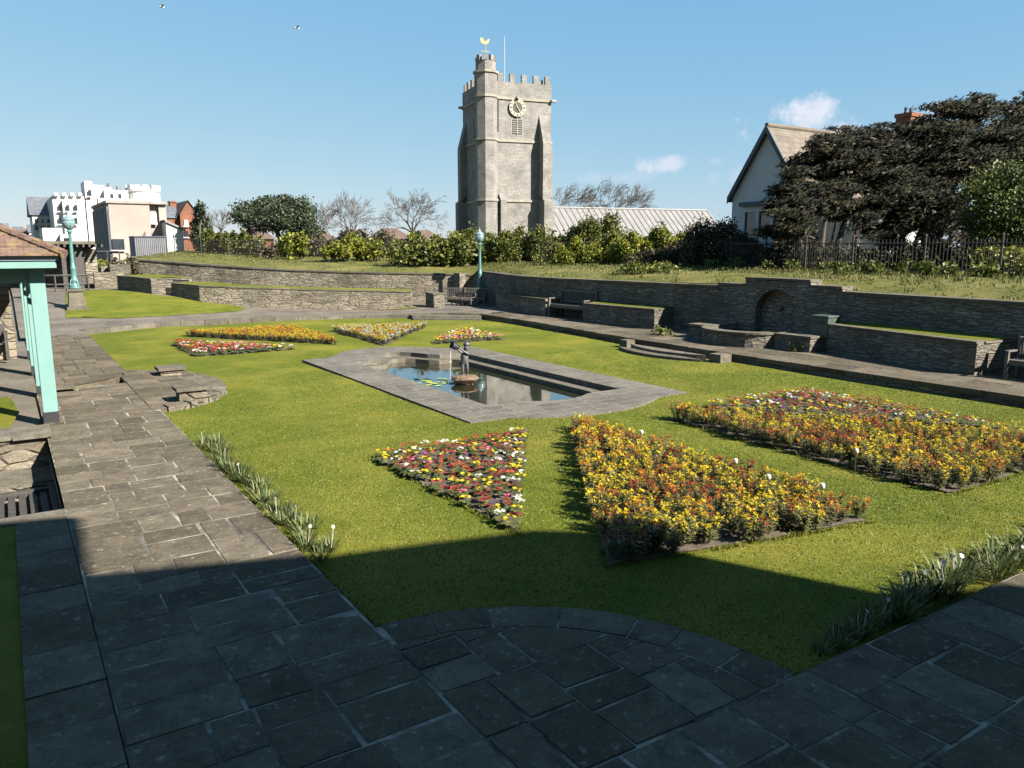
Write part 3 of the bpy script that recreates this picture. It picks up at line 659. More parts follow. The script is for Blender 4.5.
def capped_wall(root, pts, th, side, mat, capt=.07, over=.04, nm='wall', cap='coping'):
    pts = dens(pts); w_ = MB(); poly_wall(w_, pts, th, side); w_.build(nm, mat, root)
    c_ = MB(); cp = []
    rnd = random.Random(len(pts)*7)
    for i in range(len(pts)-1):
        a = pts[i]; b = pts[i+1]; d = Vector((b[0]-a[0], b[1]-a[1])).normalized(); n = Vector((-d.y, d.x))*side; e = rnd.uniform(.0, .015)
        P = [Vector(a[:2])-n*over+d*.004, Vector(b[:2])-n*over-d*.004, Vector(b[:2])+n*(th+over)-d*.004, Vector(a[:2])+n*(th+over)+d*.004]
        zs = [a[3], b[3], b[3], a[3]]
        v = [(p.x, p.y, z+.002) for p, z in zip(P, zs)]+[(p.x, p.y, z+capt+e) for p, z in zip(P, zs)]
        f = [(0, 3, 2, 1), (4, 5, 6, 7), (0, 1, 5, 4), (1, 2, 6, 5), (2, 3, 7, 6), (3, 0, 4, 7)]
        if side < 0: f = [q[::-1] for q in f]
        c_.add(v, f)
    c_.build(cap, M['coping'], root)
# right retaining wall, runs from near right to the corner
def wp(px, py, X): p = atX(px, py, X); return (p.x, p.y, p.z)
RW = [(20.35, -4.0, 1.93), (20.35, 8.9, 1.90), (20.65, 12.3, 1.90), (20.8, 14.2, 1.90)]
rw = thing('retaining_wall', 'long dark rubble retaining wall along the right side under the grass bank, with an arched niche', 'wall', (20.6, 12, 0))
def rwx(y):
    P = [(-5, 20.35), (8.9, 20.35), (14, 20.8), (20, 21.0), (23, 20.75), (31, 20.45), (37, 20.9)]
    for (a, b), (c, d) in zip(P, P[1:]):
        if a <= y <= c: return b+(d-b)*(y-a)/(c-a)
def seg(y0, y1, z): return [(rwx(y0), y0, 0, z), (rwx(y1), y1, 0, z)]
def ycol(px): # y where the wall line meets a column
    lo, hi = 2, 34.9
    for _ in range(50):
        m_ = (lo+hi)/2; d = ray(px, 300); x = rwx(m_); pxm = 512+FPX*((x*R_.x+m_*R_.y)/(x*F_.x+m_*F_.y+(-1.6)*F_.z))
        if pxm > px: lo = m_
        else: hi = m_
    return lo
def zrow(x, y, py):
    lo, hi = -2, 60
    for _ in range(50):
        m_ = (lo+hi)/2; v = Vector((x, y, m_-CH)); r_ = 384-FPX*v.dot(U_)/v.dot(F_)
        if r_ > py: lo = m_
        else: hi = m_
    return lo
y842, y810, y745, y718 = ycol(842), ycol(810), ycol(745), ycol(718)
yc = ycol(776); aw = .80
zt = lambda y, py: zrow(rwx(y), y, py)-.07
WC = atD(478, 274.5, 42.6)
capped_wall(rw, [(20.35, -5, 0, 1.83), (20.35, 8.9, 0, 1.83), (rwx(y842), y842, 0, zt(y842, 291.5))], .45, -1, M['wall'])
capped_wall(rw, seg(y842+.002, y810, zt(y810, 285)), .46, -1, M['wall'], cap='coping')
zarch = zt(y745, 277)
capped_wall(rw, seg(y810, yc-aw, zarch), .5, -1, M['wall']); capped_wall(rw, seg(yc+aw, y745, zarch), .5, -1, M['wall'])
capped_wall(rw, seg(y745, y718, zt(y718, 282.5)), .46, -1, M['wall'])
capped_wall(rw, [(rwx(y718), y718, 0, zt(y718, 285.5)), (rwx(27), 27, 0, zt(27, 279)), (rwx(31), 31, 0, zt(31, 276)), (WC.x, WC.y, 0, 1.86)], .45, -1, M['wall'])
# arch panel with a recess
xw = rwx(yc); ap = MB(); zs_ = 1.05; n = 14
arcp = [(yc+aw*math.cos(a), zs_+aw*math.sin(a)) for a in np.linspace(0, math.pi, n+1)]
v = []; f = []
for i, (y, z) in enumerate(arcp): v += [(xw, y, z), (xw, y, zarch), (xw+.32, y, z)]
for i in range(n): a = 3*i; f += [(a, a+1, a+4, a+3), (a, a+3, a+5, a+2)]
ap.add(v, f); ap.box(xw+.32, xw+.5, yc-aw, yc+aw, 0, zarch); ap.box(xw+.001, xw+.32, yc-aw-.01, yc-aw+.004, 0, zs_); ap.box(xw+.001, xw+.32, yc+aw-.004, yc+aw+.01, 0, zs_); ap.box(xw-.0, xw+.33, yc-aw, yc+aw, zarch-.02, zarch-.002)
ap.build('niche', M['wall'], rw)
cc = MB(); cc.box(xw-.04, xw+.54, yc-aw, yc+aw, zarch+.002, zarch+.075); cc.build('coping', M['coping'], rw)
vo = MB()
for i in range(13):
    a0 = math.pi*i/13+.015; a1 = math.pi*(i+1)/13-.015; q = [(aw*math.cos(a0), aw*math.sin(a0)), ((aw+.2)*math.cos(a0), (aw+.2)*math.sin(a0)), ((aw+.2)*math.cos(a1), (aw+.2)*math.sin(a1)), (aw*math.cos(a1), aw*math.sin(a1))]
    v = [(xw-.012, yc+p[0], zs_+p[1]) for p in q]+[(xw+.05, yc+p[0], zs_+p[1]) for p in q]; vo.add(v, [(0, 1, 2, 3), (7, 6, 5, 4), (0, 4, 5, 1), (1, 5, 6, 2), (2, 6, 7, 3), (3, 7, 4, 0)])
vo.build('arch_stones', M['wall'], rw)
sp = MB(); sp.lathe([(.02, 0), (.07, .01), (.09, .04), (.07, .08), (.03, .1)], 10); so = MB().merge(sp, Matrix.Translation((xw+.32, yc, 1.25)) @ Matrix.Rotation(R(-90), 4, 'Y')); so.build('spout', M['bronze'], rw)
# curved back wall at the left
WLc = [(131, 259), (165, 261.3), (200, 264), (250, 267.5), (300, 270), (350, 271.8), (400, 272.8), (440, 273.4), (474, 274.5)]
WLd = [45.5, 45.0, 44.3, 43.6, 43.2, 42.9, 42.8, 42.8, 42.8]
bw = thing('retaining_wall', 'long curving sunlit rubble retaining wall at the far left, below the railings', 'wall', tuple(atD(300, 270, 41.4)[:2])+(0,))
WLp = [atD(px, py, D) for (px, py), D in zip(WLc, WLd)]
WL = [(p.x, p.y, 0.0, p.z-.07) for p in WLp]+[(WC.x, WC.y, 0, 1.86)]
capped_wall(bw, WL, .45, 1, M['wall_sunlit'])
pp = atD(458.5, 273, 42.6); pil = MB(); dpx = Vector((R_.x, R_.y, 0)); Mp = Matrix.Translation((pp.x, pp.y, 0)) @ Matrix.Rotation(-HEAD+R(-35), 4, 'Z'); pil.box(-.2, .2, -.16, .5, 0, pp.z, Mp); pil.build('pilaster', M['wall_sunlit'], bw)
endw = thing('stone_pier', 'low dark stone end pier with scrub at the far left end of the curved wall', 'pier'); 
ep = atD(123, 275, 44.6); m_ = MB(); m_.box(ep.x-.7, ep.x+.35, ep.y-.6, ep.y+.5, .7, atD(123, 264, 44.6).z); m_.build('pier', M['wall'], endw)

# raised grass beds (planters)
def planter(label, front, end_near=1.35, zt_=None, side=1, dn=1.3, pierL=False, pierR=False, mat='wall', grass=True):
    """front: list of (x,y,z0,z1) left to right seen from the garden; depth goes away"""
    root = thing('raised_bed', label, 'raised bed', tuple(front[0][:2])+(0,), group='stone raised beds topped with grass')
    front = dens(front, 1.5)
    n = len(front); nr = []
    for i in range(n):
        a = Vector(front[max(i-1, 0)][:2]); b = Vector(front[min(i+1, n-1)][:2]); d = (b-a).normalized(); nr.append(Vector((-d.y, d.x))*side)
    w_ = MB(); top = MB(); P = []; Q = []
    for p, q in zip(front, nr): P.append(p); Q.append((p[0]+q.x*dn, p[1]+q.y*dn, p[2], p[3]))
    v = []
    for p, q in zip(P, Q): v += [(p[0], p[1], p[2]-.3), (p[0], p[1], p[3]), (q[0], q[1], q[3]), (q[0], q[1], q[2]-.3)]
    f = []
    for i in range(n-1):
        a = 4*i; b = a+4
        for k in (0, 1, 2): f.append((a+k, b+k, b+k+1, a+k+1))
    f += [(3, 2, 1, 0), (4*n-4, 4*n-3, 4*n-2, 4*n-1)]
    if side < 0: f = [x[::-1] for x in f]
    w_.add(v, f); w_.build('wall', M[mat], root)
    c_ = MB(); poly_wall(c_, [(p[0]-q.x*.03, p[1]-q.y*.03, p[3]+.002, p[3]+.05) for p, q in zip(P, nr)], .28, side)
    d0 = (Vector(P[1][:2])-Vector(P[0][:2])).normalized(); 
    for (p, q, s) in ((P[0], nr[0], 1), (P[-1], nr[-1], -1)):
        d_ = (Vector(P[1][:2])-Vector(P[0][:2])).normalized() if s == 1 else (Vector(P[-1][:2])-Vector(P[-2][:2])).normalized()
        a = Vector(p[:2])-d_*.03*s+q*.25; b = Vector(p[:2])+q*(dn-.02)-d_*.03*s; e = d_*.34*s
        pl = [a, a+e, b+e, b]; ar = sum(pl[i].x*pl[(i+1) % 4].y-pl[(i+1) % 4].x*pl[i].y for i in range(4))
        if ar < 0: pl = pl[::-1]
        c_.prism([tuple(x) for x in pl], p[3]+.003, p[3]+.052)
    c_.build('coping', M['coping'], root)
    if grass:
        g_ = MB(); v = []; f = []; rnd = random.Random(n)
        for i, (p, q) in enumerate(zip(P, nr)):
            for k, t in enumerate((.22, .6, 1.0, dn)): v.append((p[0]+q.x*t, p[1]+q.y*t, p[3]+.045+(.035 if k in (1, 2) else 0)+rnd.uniform(-.01, .01)))
        for i in range(n-1):
            for k in range(3): a = 4*i+k; f.append((a, a+4, a+5, a+1) if side > 0 else (a+1, a+5, a+4, a))
        g_.add(v, f); g_.build('turf', M['lawn'], root, smooth=True)
    return root
zg = .22
g = lambda px, py, h=.7: (lambda p: (p.x, p.y, zg, zg+h))(G(px, py, zg))
planter('straight stone bed between the long bench and the dark bench on the right path', [g(496, 308.8), g(545.5, 316)], dn=.55+.9)
planter('straight stone bed on the right path with a sunlit end by the niche basin', [g(583, 321.5), g(654, 329.5)], dn=1.0)
planter('straight stone bed nearest the camera on the right, green bin at its far end', [g(824, 351, .75), g(974, 375.5, .75)], dn=1.5)
planter('straight stone bed running out of the right edge of the photo', [(18.95, 6.9, .22, .97), (18.95, -3, .22, .97)], dn=1.4)
A_ = [on(118, 290), on(135, 291.7), on(152, 294)]
planter('short curved stone bed at the far left end of the curved wall', [(p.x, p.y, p.z, p.z+.72) for p in A_], dn=2.2)
B_ = [G(*q) for q in [(172, 297, .72), (200, 300.2, .66), (230, 302, .58), (260, 303.4, .5), (300, 304.9, .4), (350, 306.4, .31), (411, 307.4, .24)]]
hB = [zrow(p.x, p.y, r_) for p, r_ in zip(B_, [283, 285.3, 286.6, 287.6, 289, 290, 291.5])]
planter('long curved stone bed below the far curved wall, lit by the sun', [(p.x, p.y, p.z, h-.05) for p, h in zip(B_, hB)], dn=2.1, mat='wall_sunlit')
# projecting block at the right end of the curved bed
pb = G(434, 308, .22); root = thing('stone_pier', 'square stone pier beside the long bench, sunlit on one side', 'pier', (pb.x, pb.y, .2))
m_ = MB(); Mp = Matrix.Translation((pb.x, pb.y, 0)) @ Matrix.Rotation(R(-12), 4, 'Z'); m_.box(0, .55, 0, 1.6, 0, .87, Mp); m_.build('pier', M['wall'], root)
m_ = MB(); m_.box(-.04, .59, -.04, 1.64, .872, .93, Mp); m_.build('coping', M['coping'], root)

# niche basin
nb = thing('niche_basin', 'low half-round stone basin with two piers in front of the arched niche', 'basin', (19.3, 17.2, .22))
cy = yc-.05; cxb = 19.25; m_ = MB(); zb0, zb1 = .1, .62
outerA = [(cxb+1.0*math.cos(a)*.95, cy+1.35*math.sin(a)) for a in np.linspace(R(90), R(270), 18)]
innA = [(cxb+(1.0-.33)*math.cos(a)*.95, cy+(1.35-.33)*math.sin(a)) for a in np.linspace(R(90), R(270), 18)]
def band(mb, o1, i1, z0, z1):
    n = len(o1); v = [(x, y, z0) for x, y in o1]+[(x, y, z1) for x, y in o1]+[(x, y, z1) for x, y in i1]+[(x, y, z0) for x, y in i1]
    f = []
    for i in range(n-1): f += [(i, i+1, n+i+1, n+i), (n+i, n+i+1, 2*n+i+1, 2*n+i), (2*n+i, 2*n+i+1, 3*n+i+1, 3*n+i)]
    f += [(0, n, 2*n, 3*n), (n-1, 4*n-1, 3*n-1, 2*n-1)]; mb.add(v, [q[::-1] for q in f])
band(m_, outerA, innA, zb0, zb1); m_.build('curved_wall', M['wall'], nb)
m_ = MB(); band(m_, [(cxb+(x-cxb)*1.04, cy+(y-cy)*1.03) for x, y in outerA], [(cxb+(x-cxb)*.93, cy+(y-cy)*.95) for x, y in innA], zb1+.002, zb1+.06); m_.build('rim', M['coping'], nb)
for q_ in ((cxb-.12, cxb+.35, cy+1.36, cy+2.1, .1, zb1), (cxb-.1, cxb+.35, cy-2.6, cy-1.36, .1, zb1), (cxb+.352, xw-.02, cy+1.5, cy+2.1, .1, zb1-.05), (cxb+.352, xw-.02, cy-2.6, cy-2.1, .1, zb1-.05)): MB().box(*q_).build('pier', M['wall'], nb)
for q_ in ((cxb-.16, cxb+.39, cy+1.34, cy+2.14, zb1+.002, zb1+.062), (cxb-.14, cxb+.39, cy-2.64, cy-1.34, zb1+.002, zb1+.062), (cxb+.392, xw-.03, cy+1.5, cy+2.14, zb1-.03, zb1+.03), (cxb+.392, xw-.03, cy-2.64, cy-2.1, zb1-.03, zb1+.03)): MB().box(*q_).build('coping', M['coping'], nb)
m_ = MB(); m_.box(cxb-.35, xw-.03, cy-1.0, cy+1.0, .23, .3); m_.build('basin_floor', M['soil'], nb)

# green bin
bp = G(828, 352, .22); gb = thing('litter_bin', 'dark green metal litter bin standing at the far end of the nearest raised bed', 'bin', (bp.x+.35, bp.y+.35, .22))
m_ = MB(); m_.box(bp.x+.05, bp.x+.62, bp.y+.1, bp.y+.66, .22, 1.18); m_.build('body', M['green_metal'], gb, bevel=.02)
m_ = MB(); m_.box(bp.x+.02, bp.x+.65, bp.y+.07, bp.y+.69, 1.182, 1.24); m_.build('lid', M['green_metal'], gb, bevel=.02)
m_ = MB(); m_.box(bp.x+.042, bp.x+.048, bp.y+.2, bp.y+.56, .98, 1.1); m_.build('opening', M['black'], gb)

# grass bank behind the walls
wl = [(20.35+.4, -5, 1.86), (20.75, 8.9, 1.86), (rwx(y842)+.42, y842, 1.84), (rwx(yc)+.45, yc, 2.05), (rwx(y718)+.4, y718, 1.92), (rwx(27)+.4, 27, 1.82), (20.85, 31, 1.86), (WC.x+.35, WC.y, 1.84)]
wl += [(p.x+.1, p.y+.35, p.z-.06) for p in WLp[::-1]]+[(WLp[0].x-1.6, WLp[0].y+.5, WLp[0].z-.5)]
fl = [(1100, 278, 2.3), (1020, 276, 2.3), (900, 272.5, 2.3), (850, 271.5, 2.3), (800, 269.5, 2.3), (700, 265.5, 2.3), (620, 263.5, 2.35), (540, 262, 2.35), (460, 260, 2.4), (400, 258.5, 2.45), (330, 257.3, 2.5), (250, 256, 2.55), (175, 253, 2.75)]
FL = [G(*q) for q in fl]; FL = [Vector((27.5, -5, 2.3)), Vector((26.5, 5, 2.3))]+FL[1:]
def resample(P, n):
    P = [Vector(p) for p in P]; L = [0]
    for a, b in zip(P, P[1:]): L.append(L[-1]+(b-a).length)
    o = []
    for k in range(n):
        t = L[-1]*k/(n-1); i = 0
        while i < len(L)-2 and L[i+1] < t: i += 1
        o.append(P[i].lerp(P[i+1], (t-L[i])/max(1e-6, L[i+1]-L[i])))
    return o
nb_ = 70
# match the two lines by camera column so the strip does not shear
def colx(p): v = Vector((p[0], p[1], p[2]-CH)); return 512+FPX*v.dot(R_)/max(.5, v.dot(F_))
wa = resample(wl, nb_); 
def fence_at(px):
    P = FL
    for a, b in zip(P, P[1:]):
        ca_, cb_ = colx(a), colx(b)
        if cb_ <= px <= ca_: return a.lerp(b, (ca_-px)/(ca_-cb_))
    return P[0] if px > colx(P[0]) else P[-1]
v = []; f = []; rnd = random.Random(5); fb = []
for i, p in enumerate(wa):
    q = fence_at(colx(p)) if p.y > 4 else Vector((27, p.y, 2.3))
    if i == len(wa)-1: q = FL[-1]+Vector((-1.5, 1, 0))
    fb.append(q); d = (q-p); d.z = 0; d.normalize()
    row = [p, p.lerp(q, .12)+Vector((0, 0, .10)), p.lerp(q, .3)+Vector((0, 0, .10)), p.lerp(q, .5)+Vector((0, 0, .07)), p.lerp(q, .75)+Vector((0, 0, .02)), q, q+d*6, q+d*20+Vector((0, 0, .1)), q+d*60-Vector((0, 0, .2)), q+d*300-Vector((0, 0, .6))]
    v += [tuple(x+Vector((0, 0, rnd.uniform(-.04, .04) if 0 < k < 6 else 0))) for k, x in enumerate(row)]
for i in range(nb_-1):
    for k in range(9): a = 10*i+k; f.append((a+1, a, a+10, a+11)[::-1])
bank = MB(); bank.add(v, f); bo = bank.build('grass_bank', M['bankgrass'], smooth=True); tag(bo, kind='structure')
# rough grass tufts on the bank
def blades(mb, x, y, z, h, n, spread, rnd, wid=.012, lean=.35):
    for _ in range(n):
        a = rnd.uniform(0, 6.28); r = spread*math.sqrt(rnd.random()); bx = x+r*math.cos(a); by = y+r*math.sin(a); hh = h*rnd.uniform(.55, 1.15)
        la = rnd.uniform(0, 6.28); lx = math.cos(la)*lean*hh*rnd.random(); ly = math.sin(la)*lean*hh*rnd.random(); wa_ = rnd.uniform(0, 3.14); wx = math.cos(wa_)*wid; wy = math.sin(wa_)*wid
        mb.add([(bx-wx, by-wy, z), (bx+wx, by+wy, z), (bx+wx*.8+lx*.4, by+wy*.8+ly*.4, z+hh*.6), (bx-wx*.8+lx*.4, by-wy*.8+ly*.4, z+hh*.6), (bx+lx*1.3, by+ly*1.3, z+hh)], [(0, 1, 2, 3), (3, 2, 4)])
tg = MB(); rnd = random.Random(31)
for i in range(nb_-1):
    for _ in range(95):
        t = rnd.random(); u = rnd.random()**.8; a = wa[i].lerp(wa[i+1], t); b = fb[i].lerp(fb[i+1], t); p = a.lerp(b, u*1.1); z = a.z+(b.z-a.z)*u+.02+.07*math.sin(min(1, u)*3.14)
        blades(tg, p.x, p.y, z, rnd.uniform(.07, .17), 4, .12, rnd, .016, .6)
tag(tg.build('rough_grass', M['grassblade']), 'rough yellowish grass growing over the bank behind the walls', 'grass', kind='stuff')

# ================================================================ RAILINGS
def railings(label, pts, h=1.15):
    root = thing('railings', label, 'railings', tuple(pts[0]))
    P = resample(pts, max(2, int(sum((Vector(a)-Vector(b)).length for a, b in zip(pts, pts[1:]))/2.4))+1)
    for a, b in zip(P, P[1:]):
        d = b-a; L = d.length; d.normalize(); mb = MB()
        for z in (.14, h-.12): mb.tube([a+Vector((0, 0, z)), b+Vector((0, 0, z))], .02, 4)
        n = int(L/.13)
        for k in range(1, n): q = a+d*(k*L/n); mb.tube([q+Vector((0, 0, .04)), q+Vector((0, 0, h+.02))], .0105, 4, False)
        mb.build('bar_panel', M['iron'], root)
        mb = MB(); mb.tube([a-Vector((0, 0, .2)), a+Vector((0, 0, h+.12))], .035, 6); mb.lathe([(.01, 0), (.05, .03), (.05, .06), (.01, .1)], 6, a+Vector((0, 0, h+.1))); mb.build('post', M['iron'], root)
railings('dark iron railings along the left half of the grass bank', [tuple(p) for p in FL[::-1] if p.y > 29])
k_ = [p for p in FL[::-1] if p.y <= 31]
railings('dark iron railings under the windswept trees at the right', [tuple(p) for p in FL[::-1] if p.y <= 31.5][0:])

# ================================================================ LAMPS
def lamp_parts(root):
    m_ = MB(); m_.prism([(.27*math.cos(a), .27*math.sin(a)) for a in np.linspace(0, 2*math.pi, 9)[:-1]], 0, .07)
    m_.lathe([(.22, .07), (.20, .12), (.15, .2), (.14, .3), (.17, .34), (.13, .42), (.115, .62), (.12, .86), (.135, .9), (.10, .95), (.085, 1.2), (.07, 2.0), (.062, 2.35), (.09, 2.40), (.06, 2.45)], 16)
    m_.build('column', M['teal_dark'], root, smooth=True)
    for k in range(4):
        a = k*math.pi/2+.4; b_ = MB(); b_.tube([(.20*math.cos(a), .20*math.sin(a), .12), (.19*math.cos(a), .19*math.sin(a), .3), (.14*math.cos(a), .14*math.sin(a), .42)], [.03, .022, .012], 6); b_.build('scroll', M['teal_dark'], root)
    b_ = MB(); b_.tube([(-.2, 0, 2.47), (.2, 0, 2.47)], .018, 6); b_.lathe([(.14, 2.45), (.15, 2.48), (.10, 2.52), (.07, 2.56)], 16); b_.build('collar', M['teal_dark'], root)
    g_ = MB(); g_.lathe([(.07, 2.56), (.15, 2.62), (.235, 2.74), (.255, 2.87), (.235, 2.97)], 20); g_.build('globe', M['lampglass'], root, smooth=True)
    c_ = MB(); c_.lathe([(.25, 2.972), (.255, 3.0), (.20, 3.08), (.10, 3.15), (.05, 3.19), (.06, 3.23), (.03, 3.27), (.012, 3.37)], 20); cp = c_.build('cap', M['lampglass'], root, smooth=True)
    for k in range(8):
        a = k*math.pi/4; q = MB(); q.tube([(r_*math.cos(a), r_*math.sin(a), z) for r_, z in [(.08, 2.56), (.158, 2.62), (.243, 2.74), (.263, 2.87), (.245, 2.98)]], .008, 4); 
        if k % 2 == 0: q.build('glazing_bar', M['teal_dark'], root)
lr = thing('street_lamp', 'turquoise iron lamp on a tan stone plinth beside the left path', 'street lamp', group='turquoise lamps')
lamp_parts(lr); LP = Proto(lr)
lpos = on(77, 309)
zpl = zrow(lpos.x, lpos.y, 288.5); LP.place((lpos.x, lpos.y, zpl), .2, (zrow(lpos.x, lpos.y, 211)-zpl)/3.37)
lq = atD(480, 290, 41.6); LP.place(lq, .5, (zrow(lq.x, lq.y, 227.5)-lq.z)/3.37, 'turquoise iron lamp rising behind the long bench at the wall corner')
pl = thing('stone_plinth', 'square tan stone plinth carrying the left lamp', 'plinth', lpos)
m_ = MB(); Mp = Matrix.Translation((lpos.x, lpos.y, 0)) @ Matrix.Rotation(R(0), 4, 'Z'); h0 = lpos.z
def frus(mb, w0, w1, z0, z1, Mq): mb.add([Mq@Vector((sx*w, sy*w, z)) for w, z in ((w0, z0), (w1, z1)) for sx, sy in ((-1, -1), (1, -1), (1, 1), (-1, 1))], [(0, 3, 2, 1), (4, 5, 6, 7), (0, 1, 5, 4), (1, 2, 6, 5), (2, 3, 7, 6), (3, 0, 4, 7)])
frus(m_, .44, .40, h0-.2, h0+.12, Mp); frus(m_, .33, .27, h0+.12, zpl-.12, Mp); m_.build('shaft', M['coping'], pl, bevel=.015)
m_ = MB(); frus(m_, .34, .34, zpl-.12, zpl-.002, Mp); m_.build('cap', M['coping'], pl, bevel=.015)
# support under the second lamp
sp_ = thing('stone_plinth', 'low stone block under the lamp behind the long bench', 'plinth', (lq.x, lq.y, .2)); m_ = MB(); frus(m_, .33, .3, .1, lq.z-.002, Matrix.Translation((lq.x, lq.y, 0))); m_.build('block', M['wall'], sp_)

# ================================================================ BENCHES
def bench_proto(L, mat, label, nslat=18):
    root = thing('park_bench', label, 'bench', group='wooden garden benches')
    h = L/2; legs = 3 if L > 2.2 else 2
    for k in range(5): m_ = MB().box(-h, h, -.25+k*.10, -.25+k*.10+.08, .42, .445); m_.build('seat_slat', mat, root)
    m_ = MB(); m_.box(-h, h, .25, .29, .86, .94); m_.box(-h, h, .245, .285, .50, .56); 
    n = int(L/.115)
    for k in range(n): x = -h+.08+(L-.16)*k/(n-1); m_.box(x-.025, x+.025, .255, .275, .56, .86)
    m_.build('backrest', mat, root)
    xs = [-h+.03, h-.03] if legs == 2 else [-h+.03, 0, h-.03]
    for x in xs:
        for y, z in ((-.28, .62 if x != 0 else .42), (.26, .95)):
            m_ = MB().box(x-.035, x+.035, y-.035, y+.035, 0, z); m_.build('leg', mat, root)
        if x != 0 or legs == 2: m_ = MB().box(x-.045, x+.045, -.33, .25, .622, .655); m_.build('armrest', mat, root)
    m_ = MB().box(-h+.06, h-.06, -.27, -.245, .33, .418); m_.box(-h+.06, h-.06, .24, .262, .33, .418); m_.build('seat_rail', mat, root)
    return Proto(root)
b1 = bench_proto(2.55, M['oak'], 'long weathered grey bench facing the pond below the corner lamp')
a = G(441, 305.5, .22); b = G(488, 306.5, .22); mid = (a+b)/2; ang = math.atan2(b.y-a.y, b.x-a.x); b1.place((mid.x+.15, mid.y+.35, .22), ang, ((b-a).length-.1)/2.55)
b2 = bench_proto(1.9, M['oak'], 'grey bench in the gap between two straight raised beds on the right path')
p = G(564, 318.5, .22); b2.place((p.x+.45, p.y, .22), R(-87), 1.25)
b2.place((19.35, 7.75, .22), R(-90), 1.0, 'dark bench cut by the right edge of the photo')
q = on(167, 295.5); b2.place((q.x+.55, q.y+.6, q.z), R(-60), .8, 'small dark bench in the gap of the curved beds at the far left')
b2.place((18.6+1.2, 35.2, .22), R(-70), .7, 'short bench at the right end of the long bench, in the wall shadow')
bx = thing('park_bench', 'dark wooden bench under the shelter, only its arm end in view', 'bench', (-.9, 26.2, .1)) 
m_ = MB()
for k in range(5): m_.box(-2.0, -.05, 25.9+k*.11, 25.98+k*.11, .52, .55)
m_.build('seat', M['darkwood'], bx); m_ = MB(); m_.box(-.14, -.04, 25.8, 26.5, .80, .86); m_.build('armrest', M['darkwood'], bx)
for y in (25.85, 26.42): m_ = MB().box(-.13, -.05, y-.05, y+.05, .1, .80); m_.build('leg', M['darkwood'], bx)
m_ = MB().box(-2, -.1, 26.42, 26.47, .62, 1.05); m_.build('backrest', M['darkwood'], bx)

# small stone blocks on the half round landing
def seatblock(px, py, label, w=.62, d=.42, h=.2):
    p = G(px, py, .07); r_ = thing('stone_block', label, 'stone block', p); m_ = MB(); m_.box(p.x-w/2+.06, p.x+w/2-.06, p.y-d/2+.06, p.y+d/2-.05, 0, .09+h); m_.build('base', M['wall_pale'], r_)
    m_ = MB(); m_.box(p.x-w/2, p.x+w/2, p.y-d/2, p.y+d/2, .09+h+.002, .09+h+.075); m_.build('cap', M['coping'], r_, bevel=.01)
seatblock(171, 374, 'flat capped stone block on the far rim of the half-round landing', .66, .6, .10)
seatblock(192, 400, 'flat capped stone block on the near rim of the half-round landing', .66, .5, .2)

# ================================================================ SHELTER (left)
sh = thing('garden_shelter', 'open shelter with turquoise posts and fascia under a mossy clay tile roof', 'shelter', (-1.5, 21, 0))
def wr(px, py, Y): return atY(px, py, Y)
ez = zrow(.55, 15.9, 268)                                   # underside of the fascia
for i, y in enumerate((16.2, 19.45, 22.9, 26.4)):
    m_ = MB().box(.38, .62, y, y+.2, .24, ez+.02); po = m_.build('post', M['teal'], sh, bevel=.012)
    m_ = MB().box(.376, .624, y-.004, y+.204, .0, .24); m_.build('post_foot', M['black'], po)
m_ = MB().box(.40, .60, 16.42, 27.2, ez-.2, ez+.02); m_.box(-5, .38, 16.24, 16.38, ez-.26, ez+.02); m_.build('beam', M['teal'], sh)
for y in (16.55,):
    pass
for y0 in (19.45, 22.9):
    m_ = MB(); m_.add([(.45, y0, ez-.75), (.55, y0, ez-.75), (.55, y0, ez-.85), (.45, y0, ez-.85), (.45, y0-.55, ez-.2), (.55, y0-.55, ez-.2), (.55, y0-.65, ez-.2), (.45, y0-.65, ez-.2)], [(0, 1, 2, 3), (7, 6, 5, 4), (0, 4, 5, 1), (1, 5, 6, 2), (2, 6, 7, 3), (3, 7, 4, 0)]); m_.build('brace', M['teal'], sh)
m_ = MB().box(-5.2, .80, 15.86, 15.90, ez, ez+.17); m_.box(.76, .80, 15.9, 27.6, ez, ez+.17); m_.build('fascia', M['teal'], sh)
m_ = MB().box(-5.2, .84, 15.83, 15.858, ez+.13, ez+.21); m_.box(.802, .84, 15.86, 27.6, ez+.13, ez+.21); m_.build('gutter', M['whitewood'], sh)
m_ = MB().box(-5.2, .76, 15.9, 27.6, ez+.14, ez+.16); m_.build('soffit', M['teal'], sh)
rt = MB(); ex, ey = .93, 15.74; rz0 = ez+.21; sl = .50; rows = 26; dd = .14
for k in range(rows):                                   # overlapping tile courses, hip to hip
    o0 = k*dd; o1 = (k+1)*dd+.03; z0_ = rz0+o0*sl; z1_ = rz0+o1*sl; lift = .028
    xa, xb = ex-o0, ex-o1; ya, yb = ey+o0, ey+o1; x_l = -5.6
    if xa < x_l: break
    # front slope
    rt.add([(x_l, ya, z0_+lift), (xa, ya, z0_+lift), (xb, yb, z1_), (x_l, yb, z1_), (x_l, ya, z0_), (xa, ya, z0_)], [(0, 1, 2, 3), (4, 5, 1, 0)])
    rt.add([(xa, ya, z0_+lift), (xa, 27.7, z0_+lift), (xb, 27.7, z1_), (xb, yb, z1_), (xa, ya, z0_), (xa, 27.7, z0_)], [(0, 1, 2, 3), (4, 5, 1, 0)])
rt.build('roof', M['tiles'], sh)
hp = MB()
for k in range(15):
    o0 = k*.3; x, y, z = ex-o0, ey+o0, rz0+o0*sl; d = Vector((-.3, .3, .3*sl)); hp.tube([Vector((x, y, z+.03)), Vector((x, y, z+.03))+d*1.08], [.085, .07], 8)
hp.build('hip_tiles', M['tiles'], sh)
